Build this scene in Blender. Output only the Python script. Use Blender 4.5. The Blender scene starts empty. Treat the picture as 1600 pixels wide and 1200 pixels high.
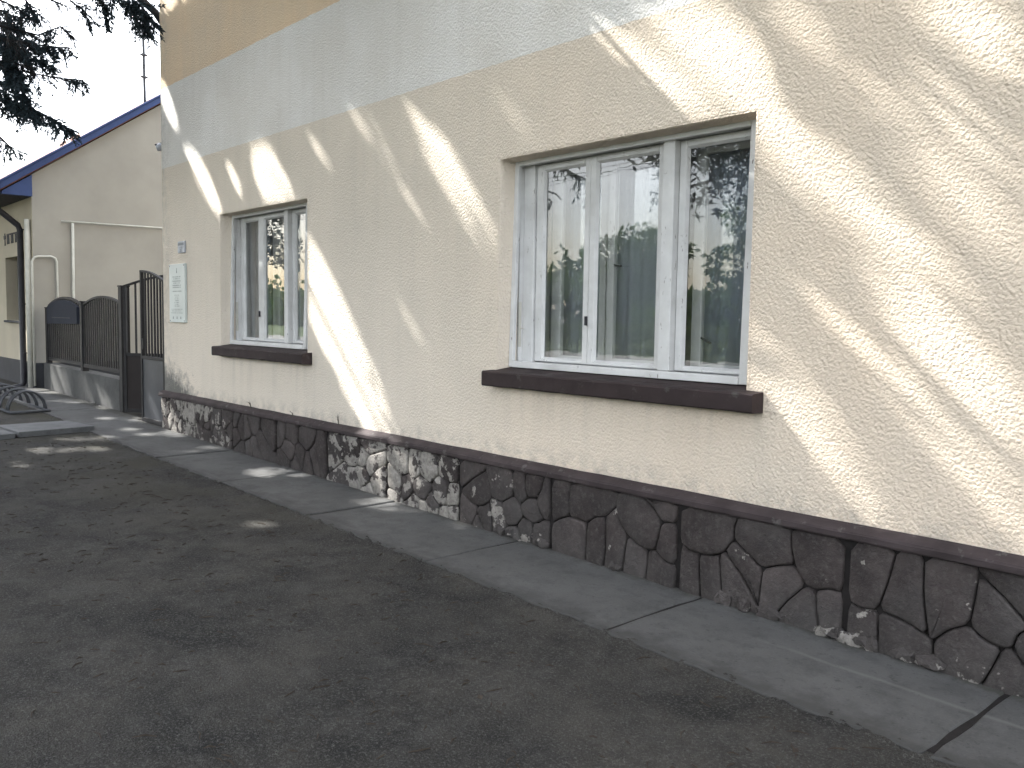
import bpy, bmesh, math, random
import numpy as np
from mathutils import Vector, Matrix
random.seed(11)
rng = np.random.default_rng(7)
scene = bpy.context.scene
COL = scene.collection
rad = math.radians

# ------------------------------------------------------------------ camera
cam_d = bpy.data.cameras.new('camera'); cam = bpy.data.objects.new('camera', cam_d); COL.objects.link(cam)
cam_d.sensor_width = 36.0; cam_d.lens = 30.70; cam_d.clip_start = .05; cam_d.clip_end = 2000
YAW, PITCH, ROLL, CH, CD = rad(48.10), rad(-4.33), rad(0.90), 1.52, 4.0
fw = Vector((-math.sin(YAW)*math.cos(PITCH), math.cos(YAW)*math.cos(PITCH), math.sin(PITCH)))
r0 = Vector((math.cos(YAW), math.sin(YAW), 0)); u0 = r0.cross(fw)
rt = r0*math.cos(ROLL) + u0*math.sin(ROLL); up = u0*math.cos(ROLL) - r0*math.sin(ROLL)
M = Matrix((rt, up, -fw)).transposed().to_4x4(); M.translation = Vector((0, -CD, CH))
cam.matrix_world = M
scene.camera = cam

# ------------------------------------------------------------------ sky, sun, exposure
SUN = Vector((-.68, -.27, .69)).normalized()          # towards the sun
world = bpy.data.worlds.new('World'); scene.world = world; world.use_nodes = True
wn, wl = world.node_tree.nodes, world.node_tree.links
wn.clear()
wo = wn.new('ShaderNodeOutputWorld'); bg = wn.new('ShaderNodeBackground')
sky = wn.new('ShaderNodeTexSky'); sky.sky_type = 'NISHITA'; sky.sun_disc = False
sky.sun_elevation = math.asin(SUN.z); sky.sun_rotation = math.atan2(SUN.x, SUN.y)
sky.air_density = 1.0; sky.dust_density = 2.5; sky.ozone_density = 1.0
tc = wn.new('ShaderNodeTexCoord'); nz = wn.new('ShaderNodeTexNoise'); nz.inputs['Scale'].default_value = 2.6; nz.inputs['Detail'].default_value = 4
cr = wn.new('ShaderNodeValToRGB'); cr.color_ramp.elements[0].position = .38; cr.color_ramp.elements[1].position = .62
mx = wn.new('ShaderNodeMix'); mx.data_type = 'RGBA'
mx.inputs['B'].default_value = (10.9, 11.2, 11.6, 1)
wl.new(tc.outputs['Generated'], nz.inputs['Vector']); wl.new(nz.outputs['Fac'], cr.inputs['Fac'])
wl.new(cr.outputs['Color'], mx.inputs['Factor']); wl.new(sky.outputs['Color'], mx.inputs['A'])
wl.new(mx.outputs['Result'], bg.inputs['Color']); bg.inputs['Strength'].default_value = .14
wl.new(bg.outputs['Background'], wo.inputs['Surface'])
sd = bpy.data.lights.new('sun', 'SUN'); sd.energy = 5.0; sd.angle = rad(.6); sd.color = (1.0, .975, .93)
sun = bpy.data.objects.new('sun', sd); COL.objects.link(sun); sun.location = (-8, -4, 12)
sun.rotation_euler = (-SUN).to_track_quat('-Z', 'Y').to_euler()
vs = scene.view_settings; vs.view_transform = 'Standard'; vs.look = 'None'; vs.gamma = 1; vs.use_curve_mapping = False
vs.exposure = 1.80
scene.cycles.max_bounces = 5; scene.cycles.diffuse_bounces = 2; scene.cycles.glossy_bounces = 3; scene.cycles.adaptive_threshold = .03; scene.cycles.transparent_max_bounces = 12
scene.cycles.use_denoising = True
scene.cycles.caustics_reflective = False; scene.cycles.caustics_refractive = False

# ------------------------------------------------------------------ node material helpers
def newmat(name):
    m = bpy.data.materials.new(name); m.use_nodes = True
    n, l = m.node_tree.nodes, m.node_tree.links
    b = n['Principled BSDF']
    return m, n, l, b
def N(n, kind, **kw):
    x = n.new('ShaderNode' + kind)
    for k, v in kw.items():
        if k in x.inputs: x.inputs[k].default_value = v
        else: setattr(x, k, v)
    return x
def ramp(n, l, src, p0, p1, c0=(0,0,0,1), c1=(1,1,1,1)):
    r = n.new('ShaderNodeValToRGB'); e = r.color_ramp.elements
    e[0].position = p0; e[1].position = p1; e[0].color = c0; e[1].color = c1
    l.new(src, r.inputs['Fac']); return r.outputs['Color']
def mix(n, l, fac, a, b, mode='MIX'):
    x = n.new('ShaderNodeMix'); x.data_type = 'RGBA'; x.blend_type = mode
    for s, v in (('Factor', fac), ('A', a), ('B', b)):
        if hasattr(v, 'is_linked') or hasattr(v, 'links'): l.new(v, x.inputs[s])
        elif s == 'Factor': x.inputs[s].default_value = v
        else: x.inputs[s].default_value = tuple(v)+((1,) if len(v) == 3 else ())
    return x.outputs['Result']
def coords(n, l, kind='Object'):
    return n.new('ShaderNodeTexCoord').outputs[kind]
def geo(n): return n.new('ShaderNodeNewGeometry')
def noise(n, l, vec, scale, detail=4, rough=.55):
    x = n.new('ShaderNodeTexNoise'); x.inputs['Scale'].default_value = scale; x.inputs['Detail'].default_value = min(detail, 4); x.inputs['Roughness'].default_value = rough
    l.new(vec, x.inputs['Vector']); return x.outputs['Fac']
def bump(n, l, b, src, strength, dist, prev=None):
    x = n.new('ShaderNodeBump'); x.inputs['Strength'].default_value = strength; x.inputs['Distance'].default_value = dist
    l.new(src, x.inputs['Height'])
    if prev is not None: l.new(prev, x.inputs['Normal'])
    if b is not None: l.new(x.outputs['Normal'], b.inputs['Normal'])
    return x.outputs['Normal']
def math_(n, l, op, a, b=None, clamp=False):
    x = n.new('ShaderNodeMath'); x.operation = op; x.use_clamp = clamp
    for i, v in enumerate((a, b)):
        if v is None: continue
        if isinstance(v, (int, float)): x.inputs[i].default_value = v
        else: l.new(v, x.inputs[i])
    return x.outputs[0]
def sepxyz(n, l, vec):
    x = n.new('ShaderNodeSeparateXYZ'); l.new(vec, x.inputs[0]); return x.outputs
def maprange(n, l, v, a, b, c=0.0, d=1.0):
    x = n.new('ShaderNodeMapRange'); l.new(v, x.inputs[0])
    for i, q in zip((1,2,3,4), (a,b,c,d)): x.inputs[i].default_value = q
    return x.outputs[0]

def simple(name, col, rough=.7, var=.12, vscale=6, bscale=0, bstr=.3, bdist=.004, metal=0, dirt=None):
    m, n, l, b = newmat(name)
    p = geo(n).outputs['Position']
    f = noise(n, l, p, vscale, 6, .6)
    lo = [c*(1-var*1.6) for c in col]; hi = [min(1, c*(1+var*1.2)) for c in col]
    c = ramp(n, l, f, .3, .7, (*lo, 1), (*hi, 1))
    if dirt:
        g = noise(n, l, p, dirt[1], 8, .7)
        c = mix(n, l, ramp(n, l, g, dirt[2], dirt[2]+.1), c, dirt[0])
    l.new(c, b.inputs['Base Color'])
    b.inputs['Roughness'].default_value = rough; b.inputs['Metallic'].default_value = metal; b.inputs['Specular IOR Level'].default_value = .22
    if bscale: bump(n, l, b, noise(n, l, p, bscale, 5, .6), bstr, bdist)
    return m

MAT = {}
# stucco of the near house: cream, a pale band, ochre above; mould at the foot of the corner
def stucco():
    m, n, l, b = newmat('roughcast')
    p = geo(n).outputs['Position']; s = sepxyz(n, l, p)
    nA = noise(n, l, p, 8, 4, .72); nB = noise(n, l, p, 1.1, 3, .6)
    wob = math_(n, l, 'MULTIPLY', math_(n, l, 'SUBTRACT', nA, .5), .03)
    z = math_(n, l, 'ADD', s[2], wob)
    low = (.79, .705, .595); band = (.84, .82, .785); top = (.84, .66, .46)
    f1 = math_(n, l, 'GREATER_THAN', z, 3.256); f2 = math_(n, l, 'GREATER_THAN', z, 4.20)
    c = mix(n, l, f1, low, band); c = mix(n, l, f2, c, top)
    # the cream below the band turns smoothly to peach towards the right
    pe = math_(n, l, 'MULTIPLY', maprange(n, l, s[0], -6.0, -2.0, 0, .9), math_(n, l, 'SUBTRACT', 1.0, f1))
    c = mix(n, l, pe, c, (.76, .63, .495))
    c = mix(n, l, math_(n, l, 'MULTIPLY', ramp(n, l, nB, .35, .7), .4), c, (.64, .585, .50))      # patchy fading
    # splash dirt just above the cap, rain runs below the sills
    cap = math_(n, l, 'MULTIPLY', maprange(n, l, s[2], .55, .70, 1, 0), ramp(n, l, nA, .42, .62))
    c = mix(n, l, math_(n, l, 'MULTIPLY', cap, .55), c, (.30, .28, .25))
    st = n.new('ShaderNodeVectorMath'); st.operation = 'MULTIPLY'; st.inputs[1].default_value = (9, 9, .8); l.new(p, st.inputs[0])
    run = ramp(n, l, noise(n, l, st.outputs[0], 1.0, 3, .6), .46, .72)
    inx = None
    for xa, xb in ((-9.3, -7.15), (-4.75, -2.4)):
        q = math_(n, l, 'MULTIPLY', maprange(n, l, s[0], xa, xa+.12, 0, 1), maprange(n, l, s[0], xb-.12, xb, 1, 0))
        inx = q if inx is None else math_(n, l, 'ADD', inx, q)
    under = math_(n, l, 'MULTIPLY', inx, math_(n, l, 'MULTIPLY', maprange(n, l, s[2], .70, 1.04, 0, 1), math_(n, l, 'LESS_THAN', s[2], 1.06)))
    c = mix(n, l, math_(n, l, 'MULTIPLY', math_(n, l, 'MULTIPLY', under, run), .22), c, (.40, .36, .30))
    # faint run-off under the pale band and from the eave
    c = mix(n, l, math_(n, l, 'MULTIPLY', run, .10), c, (.46, .42, .36))
    # mould by the gate corner
    md = math_(n, l, 'ADD', math_(n, l, 'MULTIPLY', maprange(n, l, s[2], .55, 1.15, 1, 0), maprange(n, l, s[0], -10.95, -9.3, 1, 0)), math_(n, l, 'MULTIPLY', math_(n, l, 'SUBTRACT', nA, .5), .9))
    c = mix(n, l, ramp(n, l, md, .32, .62), c, (.17, .165, .15))
    em = math_(n, l, 'MULTIPLY', maprange(n, l, s[0], -10.95, -10.55, 1, 0), ramp(n, l, nA, .40, .65))
    c = mix(n, l, math_(n, l, 'MULTIPLY', em, .6), c, (.36, .35, .32))
    l.new(c, b.inputs['Base Color']); b.inputs['Roughness'].default_value = .95
    b.inputs['Specular IOR Level'].default_value = .15
    v = n.new('ShaderNodeTexVoronoi'); v.feature = 'F1'; v.inputs['Scale'].default_value = 62
    fine = n.new('ShaderNodeTexNoise'); fine.inputs['Scale'].default_value = 58; fine.inputs['Detail'].default_value = 3; l.new(p, fine.inputs['Vector'])
    sc = n.new('ShaderNodeVectorMath'); sc.operation = 'SCALE'; sc.inputs['Scale'].default_value = .022; l.new(fine.outputs['Color'], sc.inputs[0])
    dv = n.new('ShaderNodeVectorMath'); dv.operation = 'ADD'; l.new(p, dv.inputs[0]); l.new(sc.outputs[0], dv.inputs[1]); l.new(dv.outputs[0], v.inputs['Vector'])
    h = math_(n, l, 'ADD', math_(n, l, 'MULTIPLY', v.outputs['Distance'], -.8), math_(n, l, 'MULTIPLY', fine.outputs['Fac'], 1.15))
    bump(n, l, b, h, .8, .008)
    return m
MAT['stucco'] = stucco()

def plinth_mat(name, worn):
    m, n, l, b = newmat(name)
    p = geo(n).outputs['Position']; s = sepxyz(n, l, p)
    a = n.new('ShaderNodeAttribute'); a.attribute_type = 'OBJECT'; a.attribute_name = 'wear'
    base = ramp(n, l, noise(n, l, p, 7, 6, .65), .3, .72, (.036, .031, .030, 1), (.074, .063, .060, 1))
    base = mix(n, l, math_(n, l, 'MULTIPLY', ramp(n, l, noise(n, l, p, 2.2, 4), .45, .7), .5), base, (.07, .068, .066))
    oi = n.new('ShaderNodeObjectInfo'); base = mix(n, l, 1.0, base, ramp(n, l, oi.outputs['Random'], 0, 1, (.72, .70, .70, 1), (1.2, 1.2, 1.2, 1)), 'MULTIPLY')
    base = mix(n, l, math_(n, l, 'MULTIPLY', ramp(n, l, noise(n, l, p, 38, 4, .7), .5, .72), .5), base, (.11, .10, .095))
    pale = ramp(n, l, noise(n, l, p, 30, 5, .7), .3, .7, (.16, .147, .133, 1), (.34, .32, .29, 1))
    w = math_(n, l, 'ADD', noise(n, l, p, 9, 7, .62), math_(n, l, 'MULTIPLY', a.outputs['Fac'], .38))
    w = math_(n, l, 'ADD', w, maprange(n, l, s[2], -.06, .10, .13, 0))
    c = mix(n, l, ramp(n, l, w, .735, .765), base, pale)
    # splash-back dust low down
    c = mix(n, l, math_(n, l, 'MULTIPLY', maprange(n, l, s[2], -.05, .22, .5, 0), noise(n, l, p, 5, 5)), c, (.095, .094, .09))
    l.new(c, b.inputs['Base Color']); b.inputs['Roughness'].default_value = .95; b.inputs['Specular IOR Level'].default_value = .2
    bump(n, l, b, noise(n, l, p, 15, 4, .75), .85, .020)
    return m
MAT['stone'] = plinth_mat('painted_cast_stone', 0)
MAT['joint'] = simple('plinth_joint', (.022, .0195, .019), .95, .2, 8, 40, .5, .004)
MAT['cap'] = simple('plinth_cap_paint', (.050, .039, .040), .75, .22, 5, 45, .5, .003, dirt=((.10, .092, .088), 11, .60))
MAT['sill'] = simple('sill_paint', (.038, .027, .027), .7, .2, 6, 30, .4, .003, dirt=((.075, .068, .064), 9, .60))
def woodwhite():
    m, n, l, b = newmat('white_window_paint')
    p = geo(n).outputs['Position']
    c = ramp(n, l, noise(n, l, p, 5, 5), .3, .7, (.60, .60, .595, 1), (.72, .72, .71, 1))
    st = n.new('ShaderNodeVectorMath'); st.operation = 'MULTIPLY'; st.inputs[1].default_value = (26, 26, 7); l.new(p, st.inputs[0])
    f = noise(n, l, st.outputs[0], 1.6, 7, .72)
    c = mix(n, l, ramp(n, l, f, .665, .685), c, (.17, .15, .13))
    g = noise(n, l, p, 3.0, 6, .7)
    c = mix(n, l, math_(n, l, 'MULTIPLY', ramp(n, l, g, .45, .75), .4), c, (.42, .41, .39))
    l.new(c, b.inputs['Base Color']); b.inputs['Roughness'].default_value = .45
    bump(n, l, b, math_(n, l, 'MULTIPLY', ramp(n, l, f, .69, .72), -1), .5, .002)
    return m
MAT['wood'] = woodwhite()
def glass(name, tint=(.94, .96, .96), boost=1.5, wav=.05):
    m, n, l, b = newmat(name); n.remove(b)
    out = n['Material Output']
    t = N(n, 'BsdfTransparent'); t.inputs['Color'].default_value = (*tint, 1)
    g = N(n, 'BsdfGlossy'); g.inputs['Roughness'].default_value = .0
    ge = geo(n); p = ge.outputs['Position']
    dt = N(n, 'VectorMath', operation='DOT_PRODUCT'); l.new(ge.outputs['Incoming'], dt.inputs[0]); l.new(ge.outputs['Normal'], dt.inputs[1])
    c1 = math_(n, l, 'SUBTRACT', 1.0, math_(n, l, 'ABSOLUTE', dt.outputs['Value']))
    schlick = math_(n, l, 'ADD', .04, math_(n, l, 'MULTIPLY', math_(n, l, 'POWER', c1, 5.0), .96))   # same on both faces of the sheet
    bb = bump(n, l, None, noise(n, l, p, 3.2, 2), wav, .01)
    l.new(bb, g.inputs['Normal'])
    f = math_(n, l, 'MULTIPLY', schlick, boost, True)
    mxs = N(n, 'MixShader'); l.new(f, mxs.inputs[0]); l.new(t.outputs[0], mxs.inputs[1]); l.new(g.outputs[0], mxs.inputs[2])
    # dust film
    d = N(n, 'BsdfDiffuse'); d.inputs['Color'].default_value = (.5, .5, .48, 1)
    mx2 = N(n, 'MixShader'); l.new(math_(n, l, 'MULTIPLY', noise(n, l, p, 6, 6, .7), .05), mx2.inputs[0])
    l.new(mxs.outputs[0], mx2.inputs[1]); l.new(d.outputs[0], mx2.inputs[2]); l.new(mx2.outputs[0], out.inputs['Surface'])
    return m
MAT['glass'] = glass('window_glass', tint=(.97, .98, .98), boost=1.5)
MAT['glass_dull'] = glass('dull_glass', boost=.55)
MAT['interior'] = simple('room_paint', (.32, .31, .29), .9)
def sheer():
    m, n, l, b = newmat('sheer_curtain'); n.remove(b); out = n['Material Output']
    p = geo(n).outputs['Position']
    d = N(n, 'BsdfDiffuse'); d.inputs['Color'].default_value = (.46, .49, .54, 1)
    tr = N(n, 'BsdfTranslucent'); tr.inputs['Color'].default_value = (.5, .53, .58, 1)
    t = N(n, 'BsdfTransparent')
    a = N(n, 'MixShader'); a.inputs[0].default_value = .15; l.new(d.outputs[0], a.inputs[1]); l.new(tr.outputs[0], a.inputs[2])
    c = N(n, 'MixShader'); l.new(math_(n, l, 'ADD', math_(n, l, 'MULTIPLY', noise(n, l, p, 30, 2), .12), .06), c.inputs[0]); l.new(a.outputs[0], c.inputs[1]); l.new(t.outputs[0], c.inputs[2])
    l.new(c.outputs[0], out.inputs['Surface']); return m
MAT['sheer'] = sheer()
MAT['drape'] = simple('drape', (.26, .30, .37), .9, .1)

def dirt_ground():
    m, n, l, b = newmat('trodden_dirt')
    p = geo(n).outputs['Position']; s = sepxyz(n, l, p)
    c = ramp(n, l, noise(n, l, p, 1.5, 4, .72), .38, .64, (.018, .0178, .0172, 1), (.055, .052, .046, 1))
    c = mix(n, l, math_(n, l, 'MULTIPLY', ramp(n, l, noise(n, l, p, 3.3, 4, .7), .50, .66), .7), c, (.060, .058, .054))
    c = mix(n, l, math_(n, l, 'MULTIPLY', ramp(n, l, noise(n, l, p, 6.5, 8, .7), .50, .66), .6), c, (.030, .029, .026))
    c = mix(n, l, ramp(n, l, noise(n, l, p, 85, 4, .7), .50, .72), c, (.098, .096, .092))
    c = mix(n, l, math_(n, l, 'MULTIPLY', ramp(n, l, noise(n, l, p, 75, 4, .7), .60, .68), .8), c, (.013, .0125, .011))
    # mossy brown drift by the slab edge and round the rack
    e = math_(n, l, 'MULTIPLY', maprange(n, l, s[1], -2.4, -1.0, 0, 1), maprange(n, l, s[0], -7.5, -5.0, 1, 0))
    c = mix(n, l, math_(n, l, 'MULTIPLY', e, ramp(n, l, noise(n, l, p, 1.6, 6, .6), .42, .62)), c, (.044, .042, .033))
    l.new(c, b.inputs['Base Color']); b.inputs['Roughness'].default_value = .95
    b.inputs['Specular IOR Level'].default_value = .2
    v = n.new('ShaderNodeTexVoronoi'); v.inputs['Scale'].default_value = 130; l.new(p, v.inputs['Vector'])
    h = math_(n, l, 'ADD', math_(n, l, 'MULTIPLY', v.outputs['Distance'], .5), math_(n, l, 'MULTIPLY', noise(n, l, p, 40, 4, .75), 1.3))
    bump(n, l, b, h, .85, .010)
    return m
MAT['dirt'] = dirt_ground()
def concrete(name, base, line=False):
    m, n, l, b = newmat(name)
    p = geo(n).outputs['Position']; s = sepxyz(n, l, p)
    oi = n.new('ShaderNodeObjectInfo')
    k = maprange(n, l, oi.outputs['Random'], 0, 1, .88, 1.1)
    c = ramp(n, l, noise(n, l, p, 1.3, 7, .62), .3, .7, (*[q*.8 for q in base], 1), (*[q*1.2 for q in base], 1))
    c = mix(n, l, math_(n, l, 'MULTIPLY', ramp(n, l, noise(n, l, p, 6, 8, .72), .46, .66), .65), c, tuple(q*.55 for q in base))
    c = mix(n, l, math_(n, l, 'MULTIPLY', ramp(n, l, noise(n, l, p, 90, 3, .6), .5, .75), .35), c, tuple(q*1.5 for q in base))
    if line:
        # pale trowel ridge running along the slabs
        y = math_(n, l, 'ADD', s[1], math_(n, l, 'MULTIPLY', math_(n, l, 'SUBTRACT', noise(n, l, p, 2.5, 3), .5), .05))
        d = math_(n, l, 'ABSOLUTE', math_(n, l, 'ADD', y, .345))
        ln = math_(n, l, 'MULTIPLY', maprange(n, l, d, .004, .022, 1, 0), maprange(n, l, s[0], -2.4, -1.95, 0, 1))
        c = mix(n, l, math_(n, l, 'MULTIPLY', ln, .4), c, (.16, .158, .152))
        # dirt washed over the outer rim
        rim = math_(n, l, 'ADD', maprange(n, l, s[1], -.86, -.50, .66, 0), math_(n, l, 'MULTIPLY', math_(n, l, 'SUBTRACT', noise(n, l, p, 5, 7, .7), .5), .9))
        c = mix(n, l, ramp(n, l, rim, .35, .6), c, (.046, .0455, .044))
        foot = math_(n, l, 'ADD', maprange(n, l, s[1], -.20, -.03, 0, .6), math_(n, l, 'MULTIPLY', math_(n, l, 'SUBTRACT', noise(n, l, p, 9, 4, .7), .5), 1.0))
        c = mix(n, l, math_(n, l, 'MULTIPLY', ramp(n, l, foot, .36, .6), .75), c, (.034, .033, .026))
        pal = math_(n, l, 'MULTIPLY', maprange(n, l, math_(n, l, 'ABSOLUTE', math_(n, l, 'ADD', y, .775)), .004, .03, 1, 0), ramp(n, l, noise(n, l, p, 4, 5, .7), .45, .6))
        c = mix(n, l, math_(n, l, 'MULTIPLY', pal, .16), c, (.15, .148, .14))
    c = mix(n, l, math_(n, l, 'MULTIPLY', ramp(n, l, noise(n, l, p, 28, 3, .7), .60, .70), .6), c, tuple(q*.4 for q in base))
    l.new(c, b.inputs['Base Color']); b.inputs['Roughness'].default_value = .92
    bb = bump(n, l, None, noise(n, l, p, 4, 4), .4, .012)
    bump(n, l, b, noise(n, l, p, 55, 6, .7), .5, .004, bb)
    return m
MAT['slab'] = concrete('slab_concrete', (.080, .080, .079), True)
MAT['concrete'] = concrete('bare_concrete', (.115, .118, .120))
MAT['fence_conc'] = concrete('fence_concrete', (.085, .085, .082))
MAT['metal'] = simple('grey_brown_gate_paint', (.026, .025, .026), .6, .15, 9, dirt=((.12, .10, .09), 14, .66))
MAT['panel'] = simple('lit_kick_plate', (.070, .073, .080), .42, .12, 4, dirt=((.085, .07, .06), 8, .64))  # kick plate in its lit tone
MAT['shaded_panel'] = simple('shaded_kick_plate', (.026, .021, .020), .55, .12, 4)  # the other leaf's kick plate, with shade put into its colour
MAT['board'] = simple('blue_board', (.024, .028, .042), .8, .1, 3)
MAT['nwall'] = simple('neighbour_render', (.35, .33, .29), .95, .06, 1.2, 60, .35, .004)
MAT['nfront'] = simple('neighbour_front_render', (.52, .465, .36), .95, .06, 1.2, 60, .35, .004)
MAT['nbase'] = simple('neighbour_skirting', (.05, .051, .056), .8, .12, 3, 40, .4, .004)
MAT['blue'] = simple('blue_verge_paint', (.050, .078, .19), .6, .12, 2)
MAT['rooftile'] = simple('roof_tile', (.22, .10, .07), .8, .2, 4, 12, .5, .02)
MAT['pipe'] = simple('dark_downpipe', (.035, .034, .040), .4, .15, 8)
MAT['zinc'] = simple('zinc_gutter', (.30, .34, .38), .4, .12, 8, metal=.3)
MAT['gas'] = simple('pale_pipe_paint', (.56, .55, .49), .55, .08, 6)
MAT['dark'] = simple('dark_mark', (.045, .045, .05), .6, .1)
MAT['plaque'] = simple('plaque_face', (.58, .63, .61), .3, .05, 3)
MAT['plaque_print'] = simple('plaque_print', (.24, .29, .28), .5, .05)
MAT['enamel'] = simple('white_enamel', (.46, .48, .52), .4, .06, 12)
MAT['grey_enamel'] = simple('grey_enamel', (.20, .22, .24), .35, .06, 12)
MAT['steel'] = simple('galvanised_steel', (.08, .083, .09), .5, .15, 12, metal=.3)
MAT['bark'] = simple('spruce_bark', (.075, .058, .047), .95, .3, 9, 18, .9, .03)
MAT['bark2'] = simple('grey_bark', (.12, .10, .085), .95, .25, 9, 18, .9, .03)
MAT['spruce_twig'] = simple('spruce_twig', (.022, .022, .024), .95, .2)
MAT['twig'] = simple('dry_twig', (.045, .036, .028), .9, .3, 30)
MAT['roadway'] = simple('pale_bounce_road', (.30, .29, .27), .9, .15, 1, 60, .5, .004)  # road paled to bounce sunlight onto the house wall
def leafmat(name, c0, c1, trans=.35, sc=1.2):
    m, n, l, b = newmat(name); n.remove(b); out = n['Material Output']
    p = geo(n).outputs['Position']
    c = ramp(n, l, noise(n, l, p, sc, 5, .6), .3, .7, (*c0, 1), (*c1, 1))
    d = N(n, 'BsdfDiffuse'); t = N(n, 'BsdfTranslucent'); l.new(c, d.inputs['Color']); l.new(c, t.inputs['Color'])
    a = N(n, 'MixShader'); a.inputs[0].default_value = trans; l.new(d.outputs[0], a.inputs[1]); l.new(t.outputs[0], a.inputs[2])
    l.new(a.outputs[0], out.inputs['Surface']); return m
MAT['needle'] = leafmat('spruce_needles', (.030, .044, .052), (.065, .085, .098), .10)
MAT['leaf'] = leafmat('broad_leaf', (.045, .085, .022), (.10, .15, .040), .4, .5)
MAT['leaf2'] = leafmat('hedge_leaf', (.060, .095, .022), (.13, .17, .045), .35, 1.5)
MAT['grit'] = simple('grit', (.075, .073, .070), .9, .3, 90)
MAT['grass'] = simple('lawn_grass', (.085, .12, .04), .95, .3, .8, 50, .8, .02)
MAT['petal'] = simple('white_petal', (.75, .74, .70), .8, .05)

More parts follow.
